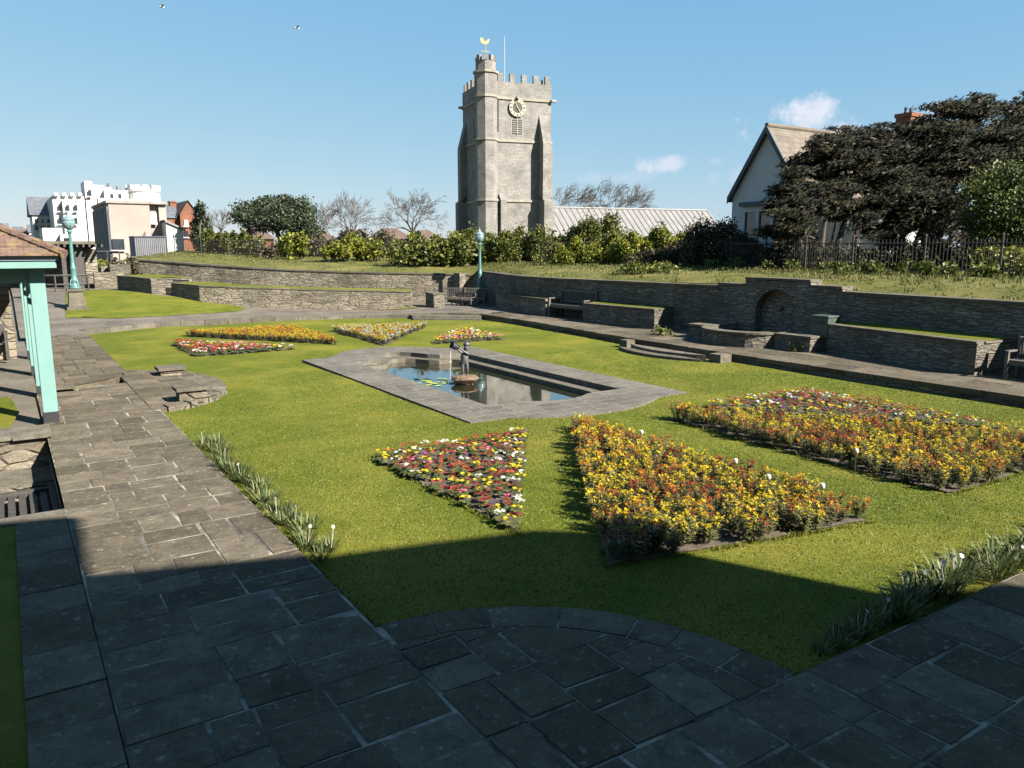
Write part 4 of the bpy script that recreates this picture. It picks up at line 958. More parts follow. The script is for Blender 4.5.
# stone end wall under the shelter and stone blocks
def wing(name, label, boxes, mat='wall_pale'):
    r_ = thing(name, label, 'wall', (boxes[0][0], boxes[0][2], 0))
    for b_ in boxes: MB().box(*b_).build('wall', M[mat], r_)
wing('stone_wall', 'pale stone wall under the shelter behind the first posts', [(-5, .10, 26.6, 27.1, 0, 2.1), (-.45, .13, 26.55, 26.6, 0, .9)])
# sunken recess with a slatted seat
rc = thing('stone_recess', 'sunken recess with pale stone sides at the left edge of the path', 'recess', (-.8, 13, -.5))
m_ = MB(); m_.box(-3, .37, 14.9, 15.35, -.6, .08); m_.box(.37, .5, 10.62, 14.9, -1.0, .03); m_.build('side_wall', M['wall_pale'], rc)
m_ = MB(); m_.box(-3, .37, 13.9, 14.9, -.9, -.42); m_.build('ledge', M['coping'], rc)
m_ = MB(); m_.box(-3, .37, 13.84, 13.9, -1.1, -.45); m_.build('lower_wall', M['wall_pale'], rc)
m_ = MB(); m_.box(-3, .4, 10.4, 13.9, -1.2, -1.0); m_.box(-3, .37, 10.3, 10.6, -1, .06); m_.build('floor', M['coping'], rc)
m_ = MB(); 
for i in range(7): m_.box(-4+i*.65, -4+i*.65+.63, 14.86, 15.7, .082, .14) if -4+i*.65+.63 < .4 else None
m_.box(-.12, .44, 14.8, 15.7, .082, .13); m_.build('edge_stone', M['coping'], rc)
sb = thing('slatted_bench', 'dark slatted wooden bench set down in the pale stone recess', 'bench', (-.4, 12.4, -1))
for i in range(11):
    x = .2-i*.135; m_ = MB().box(x-.045, x+.045, 11.3, 13.45, -.50, -.46); m_.build('slat', M['darkwood'], sb)
m_ = MB().box(.28, .36, 11.2, 13.7, -.50, -.40); m_.box(-1.4, .28, 13.45, 13.53, -.52, -.42); m_.box(-1.4, .28, 11.15, 11.25, -.52, -.42); m_.build('frame', M['darkwood'], sb)
for x in (.32, -1.2):
    for y in (11.3, 13.5): MB().box(x-.035, x+.035, y-.035, y+.035, -1.0, -.5).build('leg', M['darkwood'], sb)

# ================================================================ FLOWERS
SOIL = MB()
def tri_in(p, T):
    s = []
    for i in range(3):
        a, b = T[i], T[(i+1) % 3]; s.append((b[0]-a[0])*(p[1]-a[1])-(b[1]-a[1])*(p[0]-a[0]))
    return all(q >= 0 for q in s) or all(q <= 0 for q in s)
def fill(T, sp, rnd, shrink=0):
    return fill2(T, sp, rnd)
def fill2(T, sp, rnd, shrink=.015):
    c = (sum(p[0] for p in T)/len(T), sum(p[1] for p in T)/len(T)); T = [(p[0]+(c[0]-p[0])*shrink, p[1]+(c[1]-p[1])*shrink) for p in T]
    o = []; xs = [p[0] for p in T]; ys = [p[1] for p in T]; y = min(ys); r = 0
    while y <= max(ys):
        x = min(xs)+(sp/2 if r % 2 else 0)
        while x <= max(xs):
            q = (x+rnd.uniform(-.3, .3)*sp, y+rnd.uniform(-.3, .3)*sp)
            if tri_in(q, T): o.append(q)
            x += sp
        y += sp*.87; r += 1
    for a, b in zip(T, T[1:]+T[:1]):                       # and a row right along each edge
        L = math.hypot(a[0]-b[0], a[1]-b[1]); n = int(L/(sp*1.15))
        for k in range(1, n):
            q = (a[0]+(b[0]-a[0])*k/n, a[1]+(b[1]-a[1])*k/n); q = (q[0]+(c[0]-q[0])*.03, q[1]+(c[1]-q[1])*.03)
            if min(math.hypot(q[0]-u[0], q[1]-u[1]) for u in o) > sp*.62: o.append(q)
    return o
BED = {'A': [(4.48, 10.95), (7.45, 11.05), (4.62, 7.0)], 'B': [(8.35, 10.9), (4.85, 5.75), (8.4, 5.05)], 'C': [(10.35, 10.7), (10.1, 5.1), (14.6, 5.1)], 'D': [(11.6, 10.9), (15.0, 10.9), (14.75, 6.5)],
       'E': [(4.55, 28.2), (4.5, 24.3), (7.7, 24.3)], 'F': [(9.15, 24.6), (9.3, 30.2), (5.2, 30.4)], 'G': [(10.35, 23.7), (10.5, 29.4), (14.3, 28.4)], 'H': [(11.8, 23.3), (14.7, 23.0), (14.9, 26.6)]}
for k, T in BED.items():
    c = (sum(p[0] for p in T)/3, sum(p[1] for p in T)/3); rn_ = random.Random(ord(k)+5); T2 = []
    for a_, b_ in zip(T, T[1:]+T[:1]):
        n_ = int(math.hypot(a_[0]-b_[0], a_[1]-b_[1])/.22)
        for q_ in range(n_): x_ = a_[0]+(b_[0]-a_[0])*q_/n_; y_ = a_[1]+(b_[1]-a_[1])*q_/n_; T2.append((x_+(c[0]-x_)*.03+rn_.uniform(-.03, .03), y_+(c[1]-y_)*.03+rn_.uniform(-.03, .03)))
    sgn_ = (T[1][0]-T[0][0])*(T[2][1]-T[0][1])-(T[1][1]-T[0][1])*(T[2][0]-T[0][0])
    rnd = random.Random(ord(k)); s_ = sheet(T2 if sgn_ > 0 else T2[::-1], lambda x, y: lz(x, y)+.016+.012*math.sin(x*9+y*5)*math.sin(y*8-x*3), .18, jitter=.4)
    tag(s_.build('bed_soil', M['soil'], smooth=True), kind='structure')
def flower(mb, x, y, z, r, tilt, az, rnd, m=0, n=5):
    Mx_ = Matrix.Translation((x, y, z)) @ Matrix.Rotation(az, 4, 'Z') @ Matrix.Rotation(tilt, 4, 'X'); v = [(0, 0, -.004)]; f = []
    for k in range(n):
        a = 2*math.pi*k/n
        v += [(r*.8*math.cos(a-.45), r*.8*math.sin(a-.45), .002), (r*math.cos(a), r*math.sin(a), .0), (r*.8*math.cos(a+.45), r*.8*math.sin(a+.45), .002)]
        f.append((0, 1+3*k, 2+3*k, 3+3*k))
    mb.add([Mx_@Vector(p) for p in v], f, m)
def leaf(mb, base, d, L, wdt, curl, m=0, seg=3):
    d = Vector(d).normalized(); s = d.cross(Vector((0, 0, 1)))
    s = s.normalized() if s.length > 1e-3 else Vector((1, 0, 0)); v = []; f = []
    for k in range(seg+1):
        t = k/seg; p = Vector(base)+d*L*t+Vector((0, 0, -curl*L*t*t)); ww = wdt*math.sin(math.pi*min(.97, .12+.86*t))
        v += [p-s*ww, p+s*ww]
    for k in range(seg): f.append((2*k, 2*k+1, 2*k+3, 2*k+2))
    mb.add(v, f, m)
def prim_meshes(seed):
    rnd = random.Random(seed); lf = MB(); fl_ = MB()
    for k in range(9): a = k*.7+rnd.uniform(-.2, .2); leaf(lf, (0, 0, .02), (math.cos(a), math.sin(a), rnd.uniform(.25, .8)), rnd.uniform(.08, .13), .028, .5)
    for k in range(rnd.randint(7, 10)):
        a = rnd.uniform(0, 6.28); r = .066*math.sqrt(rnd.random()); flower(fl_, r*math.cos(a), r*math.sin(a), .10+.015*rnd.random()-r*.3, rnd.uniform(.020, .027), rnd.uniform(.1, .6), rnd.uniform(0, 6.28), rnd)
    return lf, fl_
def wall_meshes(seed, h=.25):
    rnd = random.Random(seed); lf = MB(); fl_ = MB()
    for s in range(8):
        a = rnd.uniform(0, 6.28); top = Vector((.11*math.cos(a), .11*math.sin(a), h*rnd.uniform(.72, 1.08))); base = Vector((.03*math.cos(a), .03*math.sin(a), 0))
        lf.tube([base, base.lerp(top, .5)+Vector((.02, 0, 0)), top], [.005, .004, .003], 3, False)
        for k in range(20):
            t = .10+.80*k/20; b = base.lerp(top, t); q = rnd.uniform(0, 6.28); leaf(lf, b, (math.cos(q), math.sin(q), .55), rnd.uniform(.06, .10), .0105, .4, seg=2)
        for k in range(4): q = rnd.uniform(0, 6.28); u_ = base.lerp(top, rnd.uniform(.55, .9)); flower(fl_, u_.x+.03*math.cos(q), u_.y+.03*math.sin(q), u_.z, rnd.uniform(.011, .016), rnd.uniform(.4, 1.4), rnd.uniform(0, 6.28), rnd, n=4)
        for k in range(6): q = rnd.uniform(0, 6.28); rr_ = .040*rnd.random(); flower(fl_, top.x+rr_*math.cos(q), top.y+rr_*math.sin(q), top.z+rnd.uniform(-.035, .02), rnd.uniform(.013, .019), rnd.uniform(0, 1.1), rnd.uniform(0, 6.28), rnd, n=4)
    return lf, fl_
PR = [prim_meshes(i) for i in range(4)]; WF = [wall_meshes(20+i) for i in range(5)]
protos = {}
def plant(kind, var, colr, loc, rz, s, label, group):
    key = (kind, var, colr)
    if key not in protos:
        src = (PR if kind == 'primrose_plant' else WF)[var]; cat = 'primrose' if kind[0] == 'p' else 'wallflower'
        root = thing(kind, label, cat, group=group)
        lm = ('l', kind, var); bm_ = None
        if lm in protos: o = bpy.data.objects.new('foliage', protos[lm]); COL.objects.link(o); o.parent = root
        else: o = src[0].build('foliage', M['primleaf'] if kind[0] == 'p' else M['wallleaf'], root); protos[lm] = o.data
        src[1].build('blossom', PET[colr], root)
        protos[key] = Proto(root)
    return protos[key].place(loc, rz, s, label, group)
rnd = random.Random(77)
def pick(ws):
    t = rnd.random()*sum(w for _, w in ws)
    for c, w_ in ws:
        t -= w_
        if t <= 0: return c
    return ws[0][0]
PW = [('red', 30), ('yellow', 22), ('white', 11), ('scarlet', 14), ('purple', 6), ('pink', 5), ('red', 6)]
WW = [('yellow', 54), ('orange', 20), ('rust', 22), ('red', 4)]
bedname = {'A': 'triangular bed just in front of the pond', 'D': 'triangular bed behind the right wallflowers', 'B': 'big bed nearest the camera', 'C': 'long bed at the right'}
leftover = {'p': [], 'w': []}
for k in ('A', 'D'):
    P = fill(BED[k], .195 if k == 'A' else .215, rnd); P.sort(key=lambda q: q[0]*F_.x+q[1]*F_.y)
    for i, (x, y) in enumerate(P):
        near_w = (k == 'A' and x > 4.5+(y-7)*.66) ; c_ = pick([('white', 30), ('yellow', 40), ('red', 20), ('purple', 10)] if near_w else PW)
        if i < 160: plant('primrose_plant', rnd.randrange(4), c_, (x, y, .03), rnd.uniform(0, 6.28), rnd.uniform(.85, 1.25), f'low {c_} primrose in the {bedname[k]}', f'{c_} primroses in the {bedname[k]}')
        else: leftover['p'].append((x, y, c_, 1))
for k in ('B', 'C'):
    P = fill(BED[k], .235 if k == 'B' else .25, rnd, .02); P.sort(key=lambda q: q[0]*F_.x+q[1]*F_.y)
    for i, (x, y) in enumerate(P):
        c_ = pick(WW)
        if i < (170 if k == 'B' else 125): plant('wallflower_plant', rnd.randrange(5), c_, (x, y, .02), rnd.uniform(0, 6.28), rnd.uniform(.85, 1.2), f'leafy {c_}-flowered wallflower in the {bedname[k]}', f'{c_} wallflowers in the {bedname[k]}')
        else: leftover['w'].append((x, y, c_, 1))
# stray white and purple tulip heads above the wallflowers
for (px, py) in [(641, 433), (768, 478), (822, 487), (735, 462), (856, 452)]:
    p = G(px, py, .42); root = thing('tulip', 'single white tulip standing above the wallflowers', 'tulip', (p.x, p.y, 0), group='white tulips above the wallflowers')
    m_ = MB(); m_.tube([(p.x, p.y, .02), (p.x+.01, p.y, .4)], .005, 5); m_.build('stem', M['wallleaf'], root); m_ = MB(); m_.lathe([(.008, .39), (.026, .41), (.03, .44), (.02, .465), (.012, .46)], 8, (p.x+.01, p.y, 0)); m_.build('blossom', PET['white'], root, smooth=True)
cn = list(PET)
def mass(name, label, cat, pts, src, leafm, sc=1.0):
    mb = MB(); 
    for x, y, c_, s in pts:
        lf, fl_ = src[rnd.randrange(len(src))]; Mx_ = Matrix.Translation((x, y, .02)) @ Matrix.Rotation(rnd.uniform(0, 6.28), 4, 'Z') @ Matrix.Scale(rnd.uniform(.85, 1.2)*s*sc, 4)
        mb.merge(lf, Mx_, 0); mb.merge(fl_, Mx_, 1+cn.index(c_))
    o = mb.build(name, [leafm]+[PET[c] for c in cn]); tag(o, label, cat, kind='stuff'); return o
if leftover['w']: mass('wallflower_planting', 'wallflowers filling the back of the two big right-hand beds', 'wallflowers', leftover['w'], WF, M['wallleaf'])
if leftover['p']: mass('primrose_planting', 'small primroses filling the back of the bed behind the right wallflowers', 'primroses', leftover['p'], PR, M['primleaf'])
E1 = [(x, y, pick([('red', 3), ('scarlet', 4), ('white', 2), ('yellow', 1), ('pink', 2)]), 1.3) for x, y in fill(BED['E'], .23, rnd)]
F1 = [(x, y, pick([('yellow', 6), ('orange', 5), ('rust', .6)]), .8) for x, y in fill(BED['F'], .22, rnd)]
G1 = [(x, y, pick([('yellow', 5), ('white', 5), ('orange', 2)]), .75) for x, y in fill(BED['G'], .23, rnd)]
H1 = [(x, y, pick([('yellow', 5), ('orange', 2), ('pink', 2), ('white', 2)]), 1.3) for x, y in fill(BED['H'], .25, rnd)]
mass('primrose_planting', 'red and white primroses in the small bed far left of the pond', 'primroses', E1, PR, M['primleaf'])
mass('wallflower_planting', 'golden wallflowers in the bed at the far left of the lawn', 'wallflowers', F1, WF, M['wallleaf'])
mass('wallflower_planting', 'yellow and white flowers in the bed beyond the far end of the pond', 'flowers', G1, WF, M['wallleaf'])
mass('primrose_planting', 'yellow and orange primroses in the small bed directly behind the statue', 'primroses', H1, PR, M['primleaf'])

# longer blades leaning over the stone edges and the bed rims
eg = MB(); rnd = random.Random(90)
lines = [((2.38, 5.9), (2.38, 16.2), 520), ((4.75, 3.38), (15, 3.38), 420), ((2.45, 22.0), (2.38, 33), 200)]+[(T_[i], T_[(i+1) % 3], 170) for T_ in (BED['A'], BED['B'], BED['C']) for i in range(3)]
for a_, b_, n_ in lines:
    for _ in range(n_): t = rnd.random(); blades(eg, a_[0]+(b_[0]-a_[0])*t, a_[1]+(b_[1]-a_[1])*t, -.012, rnd.uniform(.035, .07), 4, .035, rnd, .004, .9)
for _ in range(330): a_ = rnd.uniform(.02, 1.55); blades(eg, 2.35+2.37*math.cos(a_), 3.35+2.44*math.sin(a_), -.012, rnd.uniform(.06, .085), 4, .03, rnd, .004, .8)
tag(eg.build('edge_grass', M['blade']), 'longer unmown grass blades along the lawn edges and bed rims', 'grass', kind='stuff')
# daffodil clumps on the path edges
def daff_proto(seed, flowers):
    rnd = random.Random(seed); lf = MB()
    for _ in range(46):
        a = rnd.uniform(0, 6.28); r = .10*math.sqrt(rnd.random()); d = (math.cos(a)*rnd.uniform(.15, .8), math.sin(a)*rnd.uniform(.15, .8), 1); leaf(lf, (r*math.cos(a), r*math.sin(a), 0), d, rnd.uniform(.22, .38), .010, rnd.uniform(.1, .55), seg=4)
    root = thing('daffodil_clump', 'x', 'daffodils'); lf.build('foliage', M['daffleaf'], root)
    if flowers:
        fm = MB()
        for _ in range(flowers):
            a = rnd.uniform(0, 6.28); r = rnd.uniform(.03, .12); x, y, z = r*math.cos(a), r*math.sin(a), rnd.uniform(.26, .34); fm.tube([(x*.3, y*.3, 0), (x, y, z)], .004, 4); flower(fm, x, y, z+.004, .03, rnd.uniform(.5, 1.3), rnd.uniform(0, 6.28), rnd, n=6)
        fm.build('blossom', PET['white'], root)
    return Proto(root)
DP = [daff_proto(1, 0), daff_proto(2, 1), daff_proto(3, 2)]; rnd = random.Random(6)
for i in range(44):
    t = i/43; y = 13.4-(13.4-7.5)*t+rnd.uniform(-.05, .05); DP[rnd.choice((0, 0, 0, 0, 0, 1))].place((2.50+rnd.uniform(-.06, .22), y, 0), rnd.uniform(0, 6.28), rnd.uniform(.55, .85), 'daffodil leaves in the row along the left path edge', 'daffodil clumps along the left path')
for i in range(46):
    t = i/45; x = 5.2+5.6*t; DP[rnd.choice((0, 0, 0, 0, 0, 1, 2))].place((x+rnd.uniform(-.05, .05), 3.42+rnd.uniform(.03, .30)*(.5+t), 0), rnd.uniform(0, 6.28), rnd.uniform(.75, 1.1)*(.7+.3*ss(t*3)), 'tufted daffodils in the row along the near right paving edge', 'daffodil clumps along the near right paving')

# ================================================================ VEGETATION
def cloud(blobs, n, size, rs, elong=1.6, wind=None, shell=.45, flat=0):
    """leaf sized quads through the volume of the blobs"""
    g_ = np.random.default_rng(rs); B = np.array([b[:6] for b in blobs], float); vol = B[:, 3]*B[:, 4]*B[:, 5]; idx = g_.choice(len(B), n, p=(vol**.7)/(vol**.7).sum()); b = B[idx]
    d = g_.normal(size=(n, 3)); d /= np.linalg.norm(d, axis=1)[:, None]; r = shell+(1-shell)*g_.random(n)**.6; r *= 1+.25*g_.normal(size=n)*.5
    # lumpy outline
    ph = g_.random((len(B), 3))*6.28; lump = 1+.18*np.sin(d[:, 0]*5+ph[idx, 0])+.14*np.sin(d[:, 2]*7+ph[idx, 1]+d[:, 1]*4); c = b[:, :3]+d*b[:, 3:6]*(r*lump)[:, None]
    a = g_.normal(size=(n, 3))+(np.array(wind)*2.2 if wind is not None else 0); a /= np.linalg.norm(a, axis=1)[:, None]
    q = g_.normal(size=(n, 3)); q -= (q*a).sum(1)[:, None]*a; q /= np.linalg.norm(q, axis=1)[:, None]
    s = size*(.6+.8*g_.random(n))[:, None]; A = a*s*elong*.5; Q = q*s*.5
    v = np.stack([c-A, c+Q*.9, c+A, c-Q*.9], 1).reshape(-1, 3)
    return v
def add_cloud(mb, v): 
    b = len(mb.v); n = len(v)//4; mb.v += v.tolist(); mb.f += [(b+4*i, b+4*i+1, b+4*i+2, b+4*i+3) for i in range(n)]; mb.m += [0]*n
FENCE_D = lambda px: (fence_at(px).x*F_.x+fence_at(px).y*F_.y)
def shrub(label, px0, px1, ytop, ybot, D, mat, seed, size=.13, n=2600, cat='shrub', name='shrub', group=None, lumps=9, depth=1.2, stems=True):
    rnd = random.Random(seed)
    if 7 <= seed <= 16: D = FENCE_D(min(px0, px1)*.5+max(px0, px1)*.5)+1.2+.5*depth+(12-(seed-4) if False else {8: 1.5, 9: -1.6, 10: -1.9, 11: 1.0, 12: -2.0, 13: -1.6, 14: -2.2, 15: -1.6, 16: .4, 7: .5}[seed]); size *= .72; n = int(n*(3.4 if 9 <= seed <= 15 else 2.4)); depth = .7
    a = atD(px0, ybot, D); b = atD(px1, ybot, D); z0 = min(a.z, b.z)-.25; zt_ = atD((px0+px1)/2, ytop, D).z; W = (b-a).length; H = zt_-z0; c = (a+b)/2
    root = thing(name, label, cat, (c.x, c.y, z0), group=group); r2 = (b-a).normalized(); fw_ = Vector((F_.x, F_.y, 0)).normalized(); bl = []
    for k in range(lumps):
        t = (k+.5)/lumps-.5; hh = H*rnd.uniform(.62, 1.0)*(1-.9*abs(t)**2.4); rx = W/lumps*rnd.uniform(.9, 1.3); p = c+r2*(W*t)+fw_*rnd.uniform(-.4, .4)*depth; bl.append((p.x, p.y, z0+hh*.5, rx, rx*.8+depth*.4, hh*.5))
        bl.append((p.x+rnd.uniform(-.3, .3)*rx, p.y, z0+hh*.82, rx*.6, rx*.6, hh*.2))
    m_ = MB(); add_cloud(m_, cloud(bl, n, size, seed, 1.5)); m_.build('foliage', M[mat], root)
    if stems:
        m_ = MB()
        for b_ in bl[::2]:
            for _ in range(3): m_.tube([(b_[0]+rnd.uniform(-.1, .1), b_[1], z0-.1), (b_[0]+rnd.uniform(-.2, .2), b_[1]+rnd.uniform(-.2, .2), z0+.5*H), (b_[0]+rnd.uniform(-.4, .4)*b_[3], b_[1], z0+H*.85*(b_[5]*2/H))], [.05, .035, .012], 4)
        m_.build('stem', M['bark'], root)
    return root
# hedge line, left to right
shrub('bright green rounded bush between the tall dark tree and the railings at the far left', 200, 232, 225, 249, 62, 'hedgeG', 1, .17, 2600)
shrub('darker low green bush right of the bright far-left bush', 228, 262, 229, 250, 60, 'hedgeG', 2, .16, 1800)
shrub('small yellow-green upright bush among bare stems behind the left railings', 282, 305, 228, 252, 52, 'hedgeY', 3, .14, 1500, lumps=4)
shrub('small yellow-green bush below the bare trees, left of the wide yellow one', 322, 343, 240, 253, 49, 'hedgeY', 4, .12, 1100, lumps=4)
shrub('wide yellow-green bush below the two bare trees', 340, 382, 233, 255, 50, 'hedgeY', 5, .13, 2600, lumps=7)
shrub('brown-green scrub between the evergreen tree and the yellow bushes', 255, 330, 238, 256, 55, 'hedgeD', 6, .12, 2200, lumps=10)
shrub('dark green undergrowth right behind the middle of the left railings', 380, 402, 236, 258, 48, 'hedgeD', 7, .12, 1200, lumps=4)
shrub('large yellow-green evergreen bush left of the church tower foot', 396, 460, 225, 262, 44, 'hedgeY', 8, .14, 5200, lumps=9)
shrub('rounded green bush directly behind the right lamp', 448, 500, 225, 264, 42, 'hedgeG', 9, .13, 4300, lumps=7)
shrub('olive green bush in front of the church tower foot', 494, 560, 226, 267, 40.5, 'hedgeG', 10, .12, 5200, lumps=9)
shrub('taller green bush rising against the white church roof', 570, 622, 212, 258, 44, 'hedgeG', 11, .13, 4200, lumps=6)
shrub('mixed green hedge in front of the taller bush, below the church roof', 556, 640, 231, 268, 38.5, 'hedgeY', 12, .11, 6000, lumps=11)
shrub('yellow topped hedge section below the middle of the church roof', 615, 692, 226, 262, 41, 'hedgeY', 13, .12, 5200, lumps=11)
shrub('dark shaded shrub in front of the yellow topped hedge', 628, 700, 240, 272, 36.5, 'hedgeD', 14, .11, 4200, lumps=10)
shrub('brown-purple twiggy shrub at the right end of the church roof', 686, 748, 219, 268, 37, 'hedgeD', 15, .10, 5200, lumps=8)
shrub('dark green shrub below the bay window of the white house', 722, 790, 232, 272, 34.5, 'hedgeD', 16, .10, 5200, lumps=8)
shrub('leafy green ground plant in front of the hedge on the bank', 626, 672, 258, 272, 33, 'hedgeG', 17, .10, 900, lumps=6, stems=False)
shrub('leafy plant sprouting below the trees beside the railings at the right', 838, 880, 259, 274, 28.5, 'hedgeG', 18, .09, 800, lumps=6, stems=False)
shrub('green weeds at the foot of the sunlit bed end beside the niche basin', 655, 672, 324, 332, 26.8, 'hedgeG', 19, .06, 350, lumps=3, stems=False, depth=.1)
shrub('green weeds between the niche basin and the bin', 792, 812, 338, 349, 22.6, 'hedgeG', 20, .05, 350, lumps=3, stems=False, depth=.1)
shrub('dark scrub spilling over the far left end of the curved wall', 116, 136, 254, 276, 45, 'hedgeD', 22, .12, 900, lumps=4)
shrub('yellow-green low bush by the low wall right of the pergola', 97, 118, 258, 267, 50, 'hedgeY', 23, .12, 800, lumps=4, stems=False)
shrub('long dense green hedge running behind the bushes from the lamp to the purple shrub', 395, 700, 231, 262, 46, 'hedgeG', 30, .16, 14000, lumps=34, name='hedge', cat='hedge')
shrub('brown twiggy scrub in front of the far roofs below the two bare trees', 298, 402, 229, 255, 57, 'hedgeD', 31, .16, 3800, lumps=16)
# low leafy undergrowth at the foot of the railings
ug = MB(); rnd = random.Random(71); bl = []
for px in range(530, 1030, 9):
    yb = 262+(px-530)*.028+rnd.uniform(-1, 1); p = fence_at(px); r_ = rnd.uniform(.15, .4); bl.append((p.x-.3+rnd.uniform(-.6, .4), p.y-.3+rnd.uniform(-.5, .5), p.z+r_*.5, r_, r_, r_*rnd.uniform(.6, 1.1)))
add_cloud(ug, cloud(bl, 6500, .09, 5, 1.6)); tag(ug.build('undergrowth', M['hedgeG']), 'low leafy undergrowth along the foot of the railings', 'undergrowth', kind='stuff')

# trees
def limb(mb, p, d, L, r, rnd, dep, tips, bend=.25, up=.05, wind=Vector((0, 0, 0)), nb=3, seg=4, sides=6, fine=.01):
    pts = [p.copy()]; rad = [r]
    for k in range(seg):
        d = (d+Vector((rnd.uniform(-1, 1), rnd.uniform(-1, 1), rnd.uniform(-1, 1)))*bend*.5+Vector((0, 0, up))+wind*.12).normalized(); pts.append(pts[-1]+d*(L/seg)); rad.append(r*(1-.45*(k+1)/seg))
    mb.tube(pts, [max(q, fine) for q in rad], max(3, sides), False)
    if dep == 0: tips.append((pts[-1], d)); return
    for k in range(nb):
        t = rnd.uniform(.45, 1) if k else 1; i = min(seg, max(1, int(t*seg))); q = pts[i]; ax = Vector((rnd.uniform(-1, 1), rnd.uniform(-1, 1), rnd.uniform(-1, 1))).normalized()
        nd = (d+(ax-d*ax.dot(d)).normalized()*rnd.uniform(.45, .8)).normalized(); limb(mb, q, nd, L*rnd.uniform(.72, .9), rad[i]*rnd.uniform(.6, .78), rnd, dep-1, tips, bend, up, wind, nb, max(2, seg-1), sides-1, fine)
def bare_tree(label, px, ybase, ytop, D, seed, spread=1.0, wind=None, dep=6, nb=3):
    rnd = random.Random(seed); b = atD(px, ybase, D); H = atD(px, ytop, D).z-b.z; root = thing('bare_tree', label, 'tree', b)
    wd = Vector(wind) if wind else Vector((0, 0, 0)); m_ = MB(); L = H*.30
    m_.tube([b-Vector((0, 0, .5)), b+Vector((0, 0, L*.5))+wd*.1*L, b+Vector((0, 0, L))+wd*.3*L], [H*.035, H*.028, H*.022], 8, False); m_.build('trunk', M['twig'], root)
    m_ = MB(); tips = []
    for k in range(7):
        a = k*.9+rnd.uniform(-.3, .3); limb(m_, b+Vector((0, 0, L*rnd.uniform(.75, 1)))+wd*.25*L, Vector((math.cos(a)*spread, math.sin(a)*spread, 1)).normalized(), H*.20, H*.015, rnd, dep-1, tips, .3, .04, wd, nb, 3, 5, .00016*D)
    z1 = max(t[0].z for t in tips); s = (atD(px, ytop, D).z-b.z)/(z1-b.z); m_.v = [(b.x+(x-b.x)*s, b.y+(y-b.y)*s, b.z+(z-b.z)*s) for x, y, z in m_.v]
    m_.build('branches', M['twig'], root); return root
Wd = tuple(R_*1.0)
bare_tree('bare branched tree left of the church tower, the left one of a pair', 352, 252, 187, 70, 3, .7, None, 8, 2)
bare_tree('bare branched tree standing next to the church tower on its left', 413, 250, 189, 72, 8, .9, None, 8, 2)
bare_tree('small bare tree just left of the bare pair', 318, 252, 200, 72, 13, .8, None, 7, 2)
bare_tree('windswept bare tree rising behind the church roof close to the tower', 568, 232, 183, 118, 21, 1.4, Wd, 8, 2)
bare_tree('wide windswept bare tree behind the middle of the church roof', 612, 236, 179, 118, 34, 2.2, Wd, 8, 2)
bare_tree('pale bare tree in the distance right of the brick house', 222, 240, 207, 95, 41, 1.0, None, 7, 2)
def canopy_tree(name, label, px, ybase, D, crowns, mat, seed, n, size, trunks, cat='tree', wind=None, elong=1.6, shell=.45, wood='bark'):
    """crowns: (px, py, rx, rz) lumps in metres at the depth given; trunks: list of px polylines"""
    rnd = random.Random(seed); b = atD(px, ybase, D); root = thing(name, label, cat, b); bl = []
    for cr in crowns:
        p = atD(cr[0], cr[1], D+(cr[4] if len(cr) > 4 else rnd.uniform(-1, 1))); bl.append((p.x, p.y, p.z, cr[2], cr[2]*.9, cr[3]))
    m_ = MB(); add_cloud(m_, cloud(bl, n, size, seed, elong, wind, shell)); 
    t_ = MB()
    for tr in trunks:
        pts = [atD(x, y, D+rnd.uniform(-.3, .3)) for x, y in tr[0]]; r0 = tr[1]; MB().tube(pts, [r0*(1-.75*i/(len(pts)-1)) for i in range(len(pts))], 7).build('trunk', M[wood], root)
    tips = []
    for q in bl:
        for _ in range(2):
            o = Vector(q[:3])+Vector((rnd.uniform(-.5, .5)*q[3], rnd.uniform(-.5, .5)*q[3], -q[5]*.6)); t_.tube([o-Vector((rnd.uniform(-.5, .5), 0, q[5]*.5)), o, o+Vector((rnd.uniform(-.6, .6)*q[3], rnd.uniform(-.3, .3), q[5]))+(Vector(wind)*q[3]*.5 if wind else Vector())], [.05, .035, .01], 4)
    t_.build('branches', M[wood], root); m_.build('crown', M[mat], root); return root
rnd = random.Random(9)
canopy_tree('evergreen_tree', 'broad dark evergreen tree with a domed crown at the left behind the railings', 275, 250, 62,
    [(258, 222, 1.6, 1.0), (250, 212, 1.4, .8), (262, 206, 1.5, .7), (278, 205, 1.6, .7), (292, 206, 1.5, .8), (304, 212, 1.3, .8), (272, 216, 2.0, 1.0), (290, 220, 1.8, 1.2), (308, 226, 1.0, 1.0), (243, 217, .9, .5), (284, 200, 1.0, .4), (312, 236, 1.0, 1.2), (298, 236, 1.2, 1.2)], 'evergreen', 5, 16000, .13, [([(282, 252), (280, 238), (272, 222), (262, 212)], .28), ([(282, 246), (290, 230), (296, 215)], .2)])
canopy_tree('conifer_tree', 'narrow dark conifer beside the brick house', 200, 248, 72, [(199, 236, .9, 1.4), (201, 224, .8, 1.2), (199, 213, .55, .8), (202, 208, .35, .5)], 'evergreen', 6, 2600, .17, [([(200, 250), (200, 212)], .18)])
wd = (R_*0.8+Vector((0, 0, .35)))
